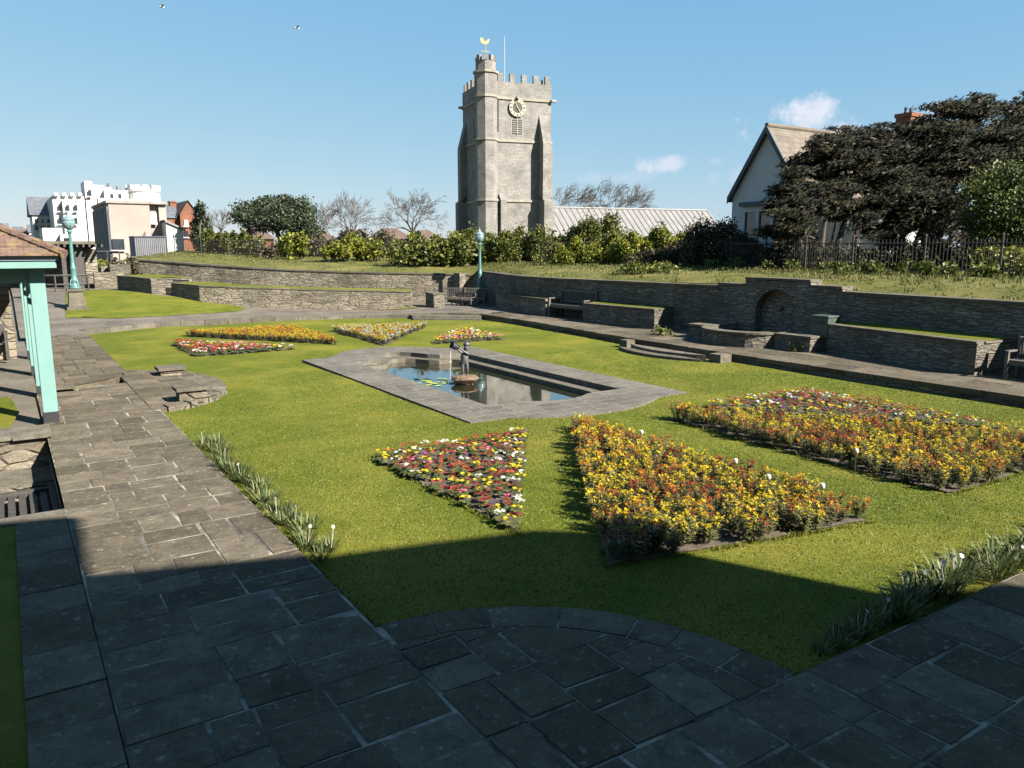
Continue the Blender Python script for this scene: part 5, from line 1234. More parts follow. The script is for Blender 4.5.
# windswept cypress row
def wtree(label, px, crowns, trunks, seed, n, D=34, mat='cypress', size=.056):
    rr = random.Random(seed); cc_ = []
    for (x, y, rx, rz) in crowns:                     # break each mass into flat wind-combed tufts
        for _ in range(9): k = rr.uniform(.30, .60); cc_.append((x+rr.uniform(-1, 1)*rx*22, y+rr.uniform(-1, 1)*rz*22-4*k, rx*k*1.3, rz*k*.66, rr.uniform(-1, 1)*1.2))
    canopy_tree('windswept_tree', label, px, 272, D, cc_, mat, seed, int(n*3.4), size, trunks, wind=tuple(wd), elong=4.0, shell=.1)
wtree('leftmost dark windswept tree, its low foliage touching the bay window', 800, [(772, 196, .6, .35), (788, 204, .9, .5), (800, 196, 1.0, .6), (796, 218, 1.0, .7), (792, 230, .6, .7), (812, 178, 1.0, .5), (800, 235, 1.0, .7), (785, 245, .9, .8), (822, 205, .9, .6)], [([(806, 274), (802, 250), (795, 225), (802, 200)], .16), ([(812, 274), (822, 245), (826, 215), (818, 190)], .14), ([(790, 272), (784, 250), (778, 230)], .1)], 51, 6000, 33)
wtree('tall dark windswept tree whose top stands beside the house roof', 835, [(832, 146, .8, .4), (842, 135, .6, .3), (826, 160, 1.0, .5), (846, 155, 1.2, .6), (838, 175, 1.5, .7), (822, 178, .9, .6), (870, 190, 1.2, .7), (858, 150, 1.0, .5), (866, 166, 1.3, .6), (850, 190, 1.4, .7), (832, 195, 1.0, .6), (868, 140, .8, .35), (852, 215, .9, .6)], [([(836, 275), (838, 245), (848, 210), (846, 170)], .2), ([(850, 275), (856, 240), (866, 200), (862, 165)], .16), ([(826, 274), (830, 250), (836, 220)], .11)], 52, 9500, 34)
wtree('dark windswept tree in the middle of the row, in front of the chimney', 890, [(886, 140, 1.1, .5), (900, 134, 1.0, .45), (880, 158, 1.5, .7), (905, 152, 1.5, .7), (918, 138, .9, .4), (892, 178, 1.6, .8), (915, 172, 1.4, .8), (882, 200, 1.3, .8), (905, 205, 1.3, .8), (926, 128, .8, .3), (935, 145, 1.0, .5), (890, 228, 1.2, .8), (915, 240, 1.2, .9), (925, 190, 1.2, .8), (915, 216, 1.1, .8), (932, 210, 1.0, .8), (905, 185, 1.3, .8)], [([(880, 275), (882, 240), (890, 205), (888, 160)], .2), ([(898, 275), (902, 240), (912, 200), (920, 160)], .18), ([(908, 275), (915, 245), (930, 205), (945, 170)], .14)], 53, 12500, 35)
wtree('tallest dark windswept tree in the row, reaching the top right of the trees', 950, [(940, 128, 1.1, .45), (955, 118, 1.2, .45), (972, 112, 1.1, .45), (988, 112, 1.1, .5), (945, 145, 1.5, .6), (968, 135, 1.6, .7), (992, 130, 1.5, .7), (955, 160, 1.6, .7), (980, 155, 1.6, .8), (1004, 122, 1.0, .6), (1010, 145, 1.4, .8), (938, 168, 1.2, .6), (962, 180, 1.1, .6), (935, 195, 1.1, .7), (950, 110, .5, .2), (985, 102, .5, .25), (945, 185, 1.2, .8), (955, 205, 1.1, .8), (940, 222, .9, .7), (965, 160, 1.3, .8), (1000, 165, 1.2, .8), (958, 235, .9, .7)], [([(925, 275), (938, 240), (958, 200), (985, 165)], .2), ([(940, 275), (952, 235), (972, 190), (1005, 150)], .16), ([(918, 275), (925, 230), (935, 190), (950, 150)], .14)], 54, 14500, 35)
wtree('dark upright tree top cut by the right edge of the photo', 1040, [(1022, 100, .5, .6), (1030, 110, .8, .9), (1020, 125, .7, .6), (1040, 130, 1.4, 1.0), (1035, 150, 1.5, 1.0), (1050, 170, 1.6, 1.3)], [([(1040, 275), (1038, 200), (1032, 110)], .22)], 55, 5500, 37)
canopy_tree('conifer_tree', 'brighter green bushy conifer at the right edge in front of the dark trees', 1005, 272, 31,
    [(985, 190, 1.0, .5), (1000, 178, 1.1, .5), (1018, 172, 1.1, .5), (990, 210, 1.1, .6), (1010, 200, 1.3, .7), (975, 222, .8, .5), (1000, 230, 1.1, .6), (1018, 225, 1.1, .7), (985, 240, .8, .5), (1032, 190, 1.2, .8), (1035, 230, 1.3, 1.0)], 'cypressB', 61, 22000, .07, [([(1002, 275), (1004, 235), (1008, 190)], .16), ([(1010, 275), (1020, 220), (1030, 190)], .12)], elong=2.0)
shrub('yellow-green bush at the foot of the bright conifer near the right edge', 992, 1035, 236, 262, 29, 'hedgeY', 63, .10, 1400, lumps=5)
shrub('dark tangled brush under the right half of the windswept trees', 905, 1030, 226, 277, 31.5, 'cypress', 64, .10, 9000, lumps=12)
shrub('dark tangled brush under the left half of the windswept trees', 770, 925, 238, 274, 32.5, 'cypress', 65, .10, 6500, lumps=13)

# ================================================================ CHURCH
DC = 95.0; tcp = atD(506, 247, DC); tcp.z = 2.2
th = math.atan2(-.206, .979)                                    # direction of the right hand face
ch = thing('church', 'pale stone church with tall battlemented clock tower and long low pale roof', 'church', tcp, th)
CI = Matrix.Translation(tcp) @ Matrix.Rotation(th, 4, 'Z')
def cb(mb, *a, **k): return mb
W = 8.1; hw = W/2; TB = -.5
def ctop(py): return zrow(tcp.x-2, tcp.y-4, py)-tcp.z
z_par = ctop(98); z_top = ctop(73); z_s2 = ctop(140.5); z_s1 = ctop(200.5)
def build_c(mb, name, mat, parent=None, **k):
    m2 = MB(); m2.merge(mb, CI); return m2.build(name, mat, parent or ch, **k)
tw = MB(); tw.box(-hw, hw, -hw, hw, TB, z_par); tower = build_c(tw, 'tower', M['tower'])
for z in (z_s1, z_s2, z_par): build_c(MB().box(-hw-.14, hw+.14, -hw-.14, hw+.14, z-.14, z+.14), 'string_course', M['ashlar'], tower)
m_ = MB(); t_ = .35; ph = ctop(81.5)-z_par                              # parapet and merlons
for (x0, x1, y0, y1) in ((-hw, hw, -hw, -hw+t_), (-hw, hw, hw-t_, hw), (-hw, -hw+t_, -hw+t_, hw-t_), (hw-t_, hw, -hw+t_, hw-t_)): m_.box(x0-.02, x1+.02, y0-.02 if y0 < 0 else y0, y1+.02 if y1 > 0 and y0 > 0 else y1, z_par+.145, z_par+ph)
for k in range(6):
    c0_ = -hw+.45+k*(W-.9)/5
    for s in (-1, 1):
        m_.box(c0_-.30, c0_+.30, min(s*hw, s*(hw-t_)), max(s*hw, s*(hw-t_)), z_par+ph+.002, z_top); 
        if 0 < k < 5: m_.box(min(s*hw, s*(hw-t_)), max(s*hw, s*(hw-t_)), c0_-.30, c0_+.30, z_par+ph+.002, z_top)
build_c(m_, 'battlements', M['tower'], tower)
# stair turret at the left front corner
tx, ty = -hw+.2, -hw+.15; zt1 = ctop(74); zt2 = ctop(57.5)
m_ = MB(); oc = [(tx+1.28*math.cos(a), ty+1.28*math.sin(a)) for a in np.linspace(math.pi/8, 2*math.pi+math.pi/8, 9)[:-1]]; m_.prism(oc, TB, zt1); build_c(m_, 'stair_turret', M['tower'])
for z, g_ in ((z_s1, .12), (z_s2, .12), (z_par, .12), (zt1, .16)): build_c(MB().prism([(tx+(1.28+g_)*math.cos(a), ty+(1.28+g_)*math.sin(a)) for a in np.linspace(math.pi/8, 2*math.pi+math.pi/8, 9)[:-1]], z-.12+.003, z+.13), 'turret_band', M['ashlar'])
m_ = MB(); oc2 = [(tx+1.12*math.cos(a), ty+1.12*math.sin(a)) for a in np.linspace(math.pi/8, 2*math.pi+math.pi/8, 9)[:-1]]; m_.prism(oc2, zt1+.132, ctop(63))
for k in range(8):
    a0 = math.pi/8+k*math.pi/4; Mk = Matrix.Translation((tx, ty, 0)) @ Matrix.Rotation(a0, 4, 'Z'); m_.box(.78, 1.14, -.24, .24, ctop(63)+.002, zt2, Mk)
build_c(m_, 'turret_battlements', M['tower'])
# buttresses, stepped with sloping caps
def buttress(x, y, dx, dy, wdt, steps, name='buttress'):
    mb = MB(); n = Vector((dx, dy)); s = Vector((-dy, dx)); z0 = TB
    for (proj, z1, capr) in steps:
        P = [Vector((x, y))+s*wdt/2-n*.1, Vector((x, y))-s*wdt/2-n*.1, Vector((x, y))-s*wdt/2+n*proj, Vector((x, y))+s*wdt/2+n*proj]
        ar = sum(P[i].x*P[(i+1) % 4].y-P[(i+1) % 4].x*P[i].y for i in range(4)); P = P if ar > 0 else P[::-1]
        mb.prism([tuple(q) for q in P], z0, z1)
        a = Vector((x, y))+s*wdt/2; b = Vector((x, y))-s*wdt/2
        v = [(a.x, a.y, z1), (b.x, b.y, z1), (b.x+n.x*proj, b.y+n.y*proj, z1), (a.x+n.x*proj, a.y+n.y*proj, z1), (a.x, a.y, z1+capr), (b.x, b.y, z1+capr)]
        mb.add(v, [(0, 3, 2, 1), (3, 4, 5, 2), (0, 4, 3), (1, 2, 5), (0, 1, 5, 4)]); z0 = z1+.001
    o = build_c(mb, name, M['tower']); return o
stp = [(1.75, z_s1, .7), (1.30, z_s2-.2, 3.2)]
buttress(hw-1.0, -hw, 0, -1, 1.0, stp); buttress(hw, -hw+.8, 1, 0, 1.0, [(.7, z_s1, .9), (.4, z_s2-.6, 1.4)]); buttress(-hw, hw-.8, -1, 0, 1.1, [(1.15, z_s1, .9), (.8, z_s2-.2, 3.0)]); buttress(-hw+2.0, -hw, 0, -1, .7, [(.75, z_s1, .8)])
# clock
ckx = -.45-.0; ckz = ctop(107); 
m_ = MB(); cm = Matrix.Translation((ckx+.25, -hw-.16, ckz)) @ Matrix.Rotation(R(90), 4, 'X')
def cadd(mb, o): mb.merge(o, CI @ cm)
ck = thing('clock_holder', 'x', 'x') ; bpy.data.objects.remove(ck)
d_ = MB(); cadd(d_, MB().lathe([(.0, 0), (.62, 0), (.62, .04), (.0, .04)], 28)); clk = d_.build('clock', M['black'], ch)
d_ = MB(); rg = MB(); n = 32
for (r0, r1, z) in ((.60, .98, .0),): 
    v = [(r*math.cos(2*math.pi*k/n), r*math.sin(2*math.pi*k/n), zz) for zz in (0, .07) for r in (r0, r1) for k in range(n)]
    f = []
    for k in range(n): q = (k+1) % n; f += [(2*n+k, 3*n+k, 3*n+q, 2*n+q), (n+k, n+q, 3*n+q, 3*n+k), (k, 2*n+k, 2*n+q, q)]
    rg.add(v, f)
cadd(d_, rg); d_.build('dial_ring', M['cream'], clk)
d_ = MB(); nm = MB()
for k in range(12): Mk = Matrix.Rotation(k*math.pi/6, 4, 'Z'); nm.box(-.045 if k % 3 else -.08, .045 if k % 3 else .08, .68, .92, .071, .085, Mk)
cadd(d_, nm); d_.build('hour_marks', M['black'], clk)
d_ = MB(); hd_ = MB(); hd_.box(-.05, .05, -.15, .75, .09, .11, Matrix.Rotation(R(25), 4, 'Z')); hd_.box(-.06, .06, -.12, .55, .112, .13, Matrix.Rotation(R(-145), 4, 'Z')); cadd(d_, hd_); d_.build('clock_hands', M['gold'], clk)
# windows
def lancet(xc, zc, w_, h_, face):
    n = 6; a = [(-w_/2, 0), (w_/2, 0), (w_/2, h_*.72), (w_*.3, h_*.9), (0, h_), (-w_*.3, h_*.9), (-w_/2, h_*.72)]
    Mf = Matrix.Translation((xc, -hw-.0, zc)) @ Matrix.Rotation(R(90), 4, 'X') if face == 'f' else Matrix.Rotation(R(-90), 4, 'Z') @ Matrix.Translation((xc, -hw, zc)) @ Matrix.Rotation(R(90), 4, 'X')
    o = MB(); o2 = MB(); o2.prism(a, .0, .03); o.merge(o2, CI @ Mf); wn_ = o.build('window', M['black'], ch)
    fr = MB(); f2 = MB(); f2.prism([(p[0]*1.22, -.12 if i < 2 else p[1]*1.05) for i, p in enumerate(a)], -.02, .0201); fr.merge(f2, CI @ Mf); fr.build('frame', M['ashlar'], wn_)
    l = MB(); l2 = MB(); l2.box(-.06, .06, 0, h_*.9, .03, .10)
    for k in range(7): 
        zz = h_*.08+k*h_*.11; l2.box(-w_/2+.03, -.06, zz, zz+.07, .031, .08); l2.box(.06, w_/2-.03, zz, zz+.07, .031, .08)
    l.merge(l2, CI @ Mf); l.build('louvre', M['ashlar'], wn_)
lancet(ckx+.3, ctop(134), 1.25, ctop(114)-ctop(134), 'f'); lancet(.3, ctop(139), 1.25, ctop(111)-ctop(139), 'l')
m_ = MB(); m_.tube([(tx+1.4, -hw-.06, z_par-.2), (tx+1.4, -hw-.06, z_s2+1)], .06, 6); build_c(m_, 'drainpipe', M['iron'])
for x in (-.3, hw+.15): pass
m_ = MB(); m_.box(ckx+.25-.15, ckx+.25+.15, -hw-.55, -hw-.13, z_par-.05, z_par+.2); m_.box(hw-.1, hw+.5, -hw-.4, -hw, z_par-.1, z_par+.15); m_.box(-hw-.6, -hw-.1, hw-.5, hw-.1, z_par-.1, z_par+.15); build_c(m_, 'gargoyle', M['ashlar'])
# weathercock + pole
m_ = MB(); zc = zt2-.2; m_.tube([(tx, ty, ctop(63)), (tx, ty, ctop(46))], .045, 6); m_.box(tx-.5, tx+.5, ty-.02, ty+.02, ctop(53), ctop(53)+.06); zk = ctop(46)
bird = [(-.5, .0), (-.25, -.1), (.1, -.12), (.3, .0), (.42, .3), (.55, .38), (.40, .5), (.28, .42), (.1, .22), (-.15, .2), (-.35, .55), (-.62, .5), (-.65, .25)]
v = [(tx+x, ty-.03, zk+.15+z) for x, z in bird]+[(tx+x, ty+.03, zk+.15+z) for x, z in bird]; nb2 = len(bird)
m_.add(v, [tuple(range(nb2)), tuple(range(nb2, 2*nb2))[::-1]]+[(i, nb2+i, nb2+(i+1) % nb2, (i+1) % nb2) for i in range(nb2)]); build_c(m_, 'weathercock', M['gold'])
m_ = MB(); m_.tube([(-hw+3.9, 0, z_par), (-hw+3.9, 0, ctop(26))], [.05, .03], 6); build_c(m_, 'flagpole', M['white'])
# nave
nx0, nx1 = hw, hw+24.5; zr = 5.75; ze = 2.5; hy = 4.6
m_ = MB(); m_.box(nx0, nx1, -hy+.2, hy-.2, TB, ze); build_c(m_, 'nave', M['tower'])
m_ = MB(); y0 = -.2
m_.add([(nx0, -hy-.3, ze-.3), (nx1+.2, -hy-.3, ze-.3), (nx1+.2, y0, zr), (nx0, y0, zr), (nx1+.2, hy+.3, ze-.3), (nx0, hy+.3, ze-.3)], [(0, 1, 2, 3), (3, 2, 4, 5), (1, 4, 2), (0, 3, 5)])
nr_ = build_c(m_, 'nave_roof', M['lead'])
m_ = MB(); k = nx0+.4
while k < nx1: m_.tube([(k, -hy-.25, ze-.22), (k, y0, zr+.04)], .045, 4); k += .8
m_.tube([(nx0, y0, zr+.06), (nx1, y0, zr+.06)], .12, 6); build_c(m_, 'roof_rib', M['lead'], nr_)

# ================================================================ WHITE HOUSE (right)
hs = thing('white_house', 'white gabled house with brown tiled roof half hidden by the windswept trees', 'house', (33, 29, 2.3))
XH = 33.0; pa = atX(770, 122, XH); pl_ = atX(732.5, 197, XH); yl = pl_.y; ya = pa.y; yr = 2*ya-yl; zE = pl_.z; zA = pa.z-.4; zE -= .1; XB = XH+11
m_ = MB(); v = [(XH, yl, 0), (XH, yr, 0), (XH, yr, zE), (XH, ya, zA-.05), (XH, yl, zE)]; v2 = [(XB, y, z) for _, y, z in v]
m_.add(v+v2, [(0, 4, 3, 2, 1)[::-1], (5, 6, 7, 8, 9)[::-1], (0, 1, 6, 5), (1, 2, 7, 6), (4, 0, 5, 9)]); m_.build('wall', M['white'], hs)
m_ = MB(); e = .12; slp = (zA-zE)/(yl-ya)
def roof_slope(mb, sgn, t=.22):
    y1 = ya+sgn*(yl-ya+e); z1 = zE-slp*e; mb.add([(XH-.25, ya, zA), (XB+.2, ya, zA), (XB+.2, y1, z1), (XH-.25, y1, z1), (XH-.25, ya, zA+t), (XB+.2, ya, zA+t), (XB+.2, y1, z1+t), (XH-.25, y1, z1+t)],
        [(0, 1, 2, 3), (7, 6, 5, 4), (0, 4, 5, 1), (3, 2, 6, 7), (0, 3, 7, 4), (1, 5, 6, 2)] if sgn > 0 else [(3, 2, 1, 0), (4, 5, 6, 7), (1, 5, 4, 0), (7, 6, 2, 3), (4, 7, 3, 0), (2, 6, 5, 1)])
roof_slope(m_, 1); roof_slope(m_, -1); rf = m_.build('roof', M['house_tiles'], hs)
m_ = MB()
for s in (1, -1):
    y1 = ya+s*(yl-ya+e); z1 = zE-slp*e; m_.add([(XH-.30, ya, zA-.12), (XH-.30, ya, zA+.26), (XH-.30, y1, z1+.26), (XH-.30, y1, z1-.08), (XH-.24, ya, zA-.12), (XH-.24, ya, zA+.26), (XH-.24, y1, z1+.26), (XH-.24, y1, z1-.08)], [(0, 1, 2, 3), (7, 6, 5, 4), (1, 5, 6, 2), (0, 3, 7, 4), (3, 2, 6, 7)])
m_.build('bargeboard', M['navy'], rf)
cp_ = atX(908, 131, XH+8.0); m_ = MB(); m_.box(cp_.x-.52, cp_.x+.52, cp_.y-.42, cp_.y+.42, zE, cp_.z+.55); ct = m_.build('chimney', M['brick'], rf); ztc = zrow(cp_.x, cp_.y, 118)
m_ = MB(); m_.box(cp_.x-.52, cp_.x+.52, cp_.y-.42, cp_.y+.42, cp_.z+.552, ztc); m_.box(cp_.x-.58, cp_.x+.58, cp_.y-.48, cp_.y+.48, ztc+.002, ztc+.2); m_.build('chimney_top', M['brick'], ct)
m_ = MB(); [m_.lathe([(.09, 0), (.11, .05), (.08, .1), (.09, .3), (.07, .3)], 10, (cp_.x+dx, cp_.y, ztc+.2)) for dx in (-.35, .1)]; m_.build('chimney_pot', M['navy'], ct)
# ridge tiles
m_ = MB(); m_.tube([(XH-.25, ya, zA+.24), (XB, ya, zA+.24)], .12, 8); m_.build('ridge', M['house_tiles'], rf)
# bay window on the gable
p0 = atX(743, 228, XH-.9); p1 = atX(776, 228, XH-.9); zb1 = zrow(XH-.9, (p0.y+p1.y)/2, 206); zb0 = zrow(XH-.9, (p0.y+p1.y)/2, 236); bm_ = MB(); bm_.box(XH-.9, XH, p1.y-.6, p0.y, zb0-1.5, zb0); bm_.build('bay_wall', M['white'], hs)
m_ = MB(); m_.box(XH-.82, XH, p1.y-.5, p0.y-.08, zb0, zb1-.01); by = m_.build('bay_window', M['glass'], hs)
m_ = MB(); L_ = p0.y-p1.y+.6
for k in range(4): yy = p1.y-.6+L_*k/3; m_.box(XH-.92, XH-.78, max(p1.y-.6, yy-.09), min(p0.y, yy+.09), zb0, zb1)
m_.box(XH-.93, XH-.79, p1.y-.6, p0.y, zb1-.28, zb1); m_.box(XH-.8, XH-.01, p0.y-.1, p0.y+.002, zb0, zb1); m_.build('frame', M['white'], by)
m_ = MB(); m_.box(XH-1.1, XH, p1.y-.8, p0.y+.18, zb1+.002, zb1+.22); m_.build('bay_roof', M['navy'], hs)
# long side wall windows
for k, xx in enumerate((XH+2.5, XH+7.5)):
    m_ = MB(); m_.box(xx-.6, xx+.6, yr-.03, yr+.02, zE-2.2, zE-1.0); wn_ = m_.build('window', M['glass'], hs); m_ = MB(); m_.box(xx-.68, xx-.58, yr-.05, yr, zE-2.28, zE-.92); m_.box(xx+.58, xx+.68, yr-.05, yr, zE-2.28, zE-.92); m_.box(xx-.58, xx+.58, yr-.05, yr, zE-1.0, zE-.92); m_.box(xx-.58, xx+.58, yr-.05, yr, zE-2.28, zE-2.2); m_.build('frame', M['white'], wn_)

# ================================================================ LEFT BACKGROUND BUILDINGS
def fbox(mb, px0, px1, py0, py1, Y, dp, zb=None):
    a = atY(px0, py0, Y); b = atY(px1, py0, Y); c = atY((px0+px1)/2, py1, Y); mb.box(a.x, b.x, Y, Y+dp, c.z if zb is None else zb, atY((px0+px1)/2, py0, Y).z); return mb
def win(root, px0, px1, py0, py1, Y, nm='window', mat='glass'):
    m_ = MB(); fbox(m_, px0, px1, py0, py1, Y-.12, .1); w_ = m_.build(nm, M[mat], root); m_ = MB(); a = atY(px0, py1, Y-.2); b = atY(px1, py1, Y-.2); m_.box(a.x-.1, b.x+.1, Y-.25, Y-.1, a.z-.12, a.z); m_.build('sill', M['white'], w_); return w_
gb_ = thing('grey_building', 'blocky flat-roofed building with pinkish front and dark ribbed left side', 'building', (10, 82, 0))
m_ = MB(); fbox(m_, 108, 149, 203, 256, 82, 14, 0); fbox(m_, 149.2, 158, 203, 256, 82.6, 13, 0); fbox(m_, 158.2, 165.5, 204, 256, 82.2, 13, 0); m_.build('wall', M['concrete'], gb_)
m_ = MB(); a = atY(108, 203, 82)
for k in range(9): m_.box(a.x-.16, a.x-.003, 82.1+k*1.55, 82.1+k*1.55+.9, 0, a.z-.3)
m_.build('cladding', M['greyside'], gb_); m_ = MB(); m_.box(a.x-.1, a.x-.002, 82.05, 95.9, .2, a.z-.6); m_.build('side_panel', M['navy'], gb_)
win(gb_, 150, 156.5, 213, 223, 82.4, mat='white'); win(gb_, 112, 124, 239, 250, 82, mat='glass')
m_ = MB(); m_.box(a.x-.2, atY(165.5, 203, 82).x+.1, 81.85, 95.8, a.z+.003, a.z+.25); m_.build('roof_edge', M['ashlar'], gb_)
ht = thing('white_hotel', 'white seaside hotel with round battlemented tower and many chimneys', 'hotel', (8, 110, 0))
for (a_, b_, c_, Y, dp) in [(52, 84, 196, 112, 14), (84, 92, 181, 112, 5), (92, 104, 185, 114, 6), (104, 128, 190, 113, 10), (62, 84, 200, 111, .9), (98, 137, 198.5, 111, 1.9)]:
    m_ = MB(); fbox(m_, a_, b_, c_, 256, Y, dp, 0); m_.build('wall', M['white'], ht)
cx_ = atY(143, 190, 114); m_ = MB(); rr_ = 14.5/780*108; z1 = cx_.z; m_.lathe([(rr_, 0), (rr_, z1-.4), (rr_*1.05, z1-.3), (rr_*1.05, z1)], 24, (cx_.x, cx_.y, 0)); rtw = m_.build('round_tower', M['white'], ht)
m_ = MB()
for k in range(12): m_.box(rr_*.88, rr_*1.04, -.3, .3, z1+.003, z1+.55, Matrix.Translation((cx_.x, cx_.y, 0)) @ Matrix.Rotation(k*math.pi/6, 4, 'Z'))
m_.build('battlements', M['white'], rtw)
for k, px in enumerate((86, 95, 99, 108, 117, 121)):
    p_ = atY(px, 184+(k % 3)*3, 115); m_ = MB(); m_.box(p_.x-.35, p_.x+.35, 115, 115.7, 8, p_.z-.4); q_ = m_.build('chimney', M['white'] if k % 2 else M['concrete'], ht); m_ = MB(); m_.lathe([(.12, 0), (.1, .5)], 8, (p_.x, 115.3, p_.z-.4)); m_.build('chimney_pot', M['redroof'], q_)
for px, py in ((58, 205), (66, 205), (74, 205), (58, 218), (66, 218), (74, 218), (88, 190), (110, 194), (118, 194)): win(ht, px, px+3.2, py, py+6, 110.8 if 61 < px < 84 else 111.8)
for px in (54, 62, 70, 78): m_ = MB(); fbox(m_, px, px+4, 192.8, 196, 111.5, 1); m_.build('merlon', M['white'], ht)
wt_ = thing('white_terrace', 'row of white fronted houses with a grey roof left of the hotel', 'houses', (2, 125, 0))
for q_ in ((32, 54, 215, 256, 122, 10, 0), (42, 62, 228, 256, 105, 8, 0), (60, 84, 234, 256, 104, 8, 0)): fbox(MB(), *q_).build('wall', M['white'], wt_)
a = atY(32, 215, 122); b = atY(54, 215, 122); m_ = MB(); m_.add([(a.x-.3, 121.7, a.z), (b.x, 121.7, a.z), (b.x, 127, a.z+2.6), (a.x-.3, 127, a.z+2.6), (b.x, 132, a.z), (a.x-.3, 132, a.z)], [(0, 1, 2, 3), (3, 2, 4, 5), (0, 3, 5), (1, 4, 2)]); rf_ = m_.build('roof', M['slate'], wt_)
m_ = MB(); fbox(m_, 44, 49, 207.5, 214, 126.5, 1.2); m_.build('chimney', M['brick'], rf_)
for px in (35, 41, 47): 
    for py in (219, 226): win(wt_, px, px+2.6, py, py+4.2, 122)
win(wt_, 64, 70, 238, 244, 104)
bk = thing('brick_house', 'red brick house with slate and tile roofs behind the white lean-to', 'house', (22, 100, 0))
m_ = MB(); fbox(m_, 180, 197, 214, 250, 100, 8, 0); fbox(m_, 166, 180, 218, 250, 101, 7, 0); a = atY(180, 214, 100); b = atY(197, 214, 100); m_.add([(a.x, 100, a.z+.01), (b.x, 100, a.z+.01), ((a.x+b.x)/2, 100, a.z+1.5), (a.x, 108, a.z+.01), (b.x, 108, a.z+.01), ((a.x+b.x)/2, 108, a.z+1.5)], [(0, 1, 2), (5, 4, 3), (0, 2, 5, 3), (1, 4, 5, 2), (0, 3, 4, 1)]); m_.build('wall', M['brick'], bk)
c_ = (a.x+b.x)/2; m_ = MB(); m_.add([(a.x-.3, 99.8, a.z-.2), (c_, 99.8, a.z+1.6), (c_, 108, a.z+1.6), (a.x-.3, 108, a.z-.2), (b.x+.3, 99.8, a.z-.2), (b.x+.3, 108, a.z-.2)], [(0, 1, 2, 3), (1, 4, 5, 2)]); rf_ = m_.build('roof', M['redroof'], bk)
a2 = atY(165, 218, 101); b2_ = atY(180.5, 218, 101); m_ = MB(); m_.add([(a2.x, 100.8, a2.z), (b2_.x, 100.8, a2.z), (b2_.x, 104.5, a2.z+1.7), (a2.x, 104.5, a2.z+1.7), (a2.x, 108, a2.z), (b2_.x, 108, a2.z)], [(0, 1, 2, 3), (3, 2, 5, 4), (0, 3, 4)]); m_.build('slate_roof', M['slate'], bk)
m_ = MB(); fbox(m_, 170, 176, 202, 214, 104, 1.2); ck_ = m_.build('chimney', M['brick'], rf_); m_ = MB(); fbox(m_, 169.5, 176.5, 201, 202.5, 103.9, 1.4); m_.build('chimney_cap', M['brick'], ck_)
win(bk, 184, 188, 220, 226, 100, mat='white'); win(bk, 184, 188, 231, 237, 100)
sd_ = thing('white_shed', 'low white lean-to building between the grey building and the brick house', 'shed', (16, 80, 0)); m_ = MB(); a = atY(165.7, 222, 80); b = atY(183, 231, 80); m_.add([(a.x, 80, 0), (b.x, 80, 0), (b.x, 80, b.z), (a.x, 80, a.z), (a.x, 86, 0), (b.x, 86, 0), (b.x, 86, b.z), (a.x, 86, a.z)], [(0, 1, 2, 3), (5, 4, 7, 6), (3, 2, 6, 7), (1, 5, 6, 2), (4, 0, 3, 7)]); m_.build('wall', M['white'], sd_)
m_ = MB(); m_.add([(a.x-.1, 79.8, a.z+.02), (b.x+.2, 79.8, b.z+.02), (b.x+.2, 86, b.z+.02), (a.x-.1, 86, a.z+.02), (a.x-.1, 79.8, a.z+.2), (b.x+.2, 79.8, b.z+.2), (b.x+.2, 86, b.z+.2), (a.x-.1, 86, a.z+.2)], [(0, 3, 2, 1), (4, 5, 6, 7), (0, 1, 5, 4), (1, 2, 6, 5), (2, 3, 7, 6)]); m_.build('roof', M['lead'], sd_)
dk = thing('dark_container', 'dark grey ribbed container standing on the bank in front of the grey building', 'container', (9.5, 60, 2)); a = atY(134, 237, 60); b = atY(165, 236, 60); z0 = atY(150, 252, 60).z-.3; m_ = MB(); m_.box(a.x, b.x, 60, 62.5, z0, a.z); m_.build('body', M['greyside'], dk)
m_ = MB(); n = 16
for k in range(n): x = a.x+(b.x-a.x)*(k+.5)/n; m_.box(x-.04, x+.04, 59.95, 59.998, z0, a.z-.05)
m_.build('rib', M['greyside'], dk); m_ = MB(); m_.box(a.x-.03, b.x+.03, 59.93, 62.53, a.z+.002, a.z+.07); m_.build('top_edge', M['navy'], dk)
# distant town at the far left
rnd = random.Random(17)
for i in range(11):
    px = -30+i*7.5+rnd.uniform(-1, 1); Y = rnd.uniform(190, 260); py = 236+rnd.uniform(-6, 1); wpx = rnd.uniform(6, 9); a = atY(px, py, Y); b = atY(px+wpx, py, Y)
    r_ = thing('distant_house', ['far-off pale house low on the left skyline', 'far-off brown roofed house low on the left skyline'][i % 2], 'house', (a.x, Y, 0), group='far-off houses on the left skyline'); m_ = MB(); m_.box(a.x, b.x, Y, Y+8, -1, a.z); m_.build('wall', M[['white', 'concrete', 'brick', 'white'][i % 4]], r_)
    h_ = rnd.uniform(1.8, 2.6); m_ = MB(); m_.add([(a.x-.3, Y-.3, a.z), (b.x+.3, Y-.3, a.z), (b.x+.3, Y+4, a.z+h_), (a.x-.3, Y+4, a.z+h_), (b.x+.3, Y+8.3, a.z), (a.x-.3, Y+8.3, a.z)], [(0, 1, 2, 3), (3, 2, 4, 5), (0, 3, 5), (1, 4, 2)]); m_.build('roof', M[['slate', 'redroof'][i % 2]], r_)
    for k in range(2): x = a.x+(b.x-a.x)*(.3+.4*k); m_ = MB().box(x-.5, x+.5, Y-.06, Y-.002, a.z-1.9, a.z-.6); m_.build('window', M['glass'], r_)
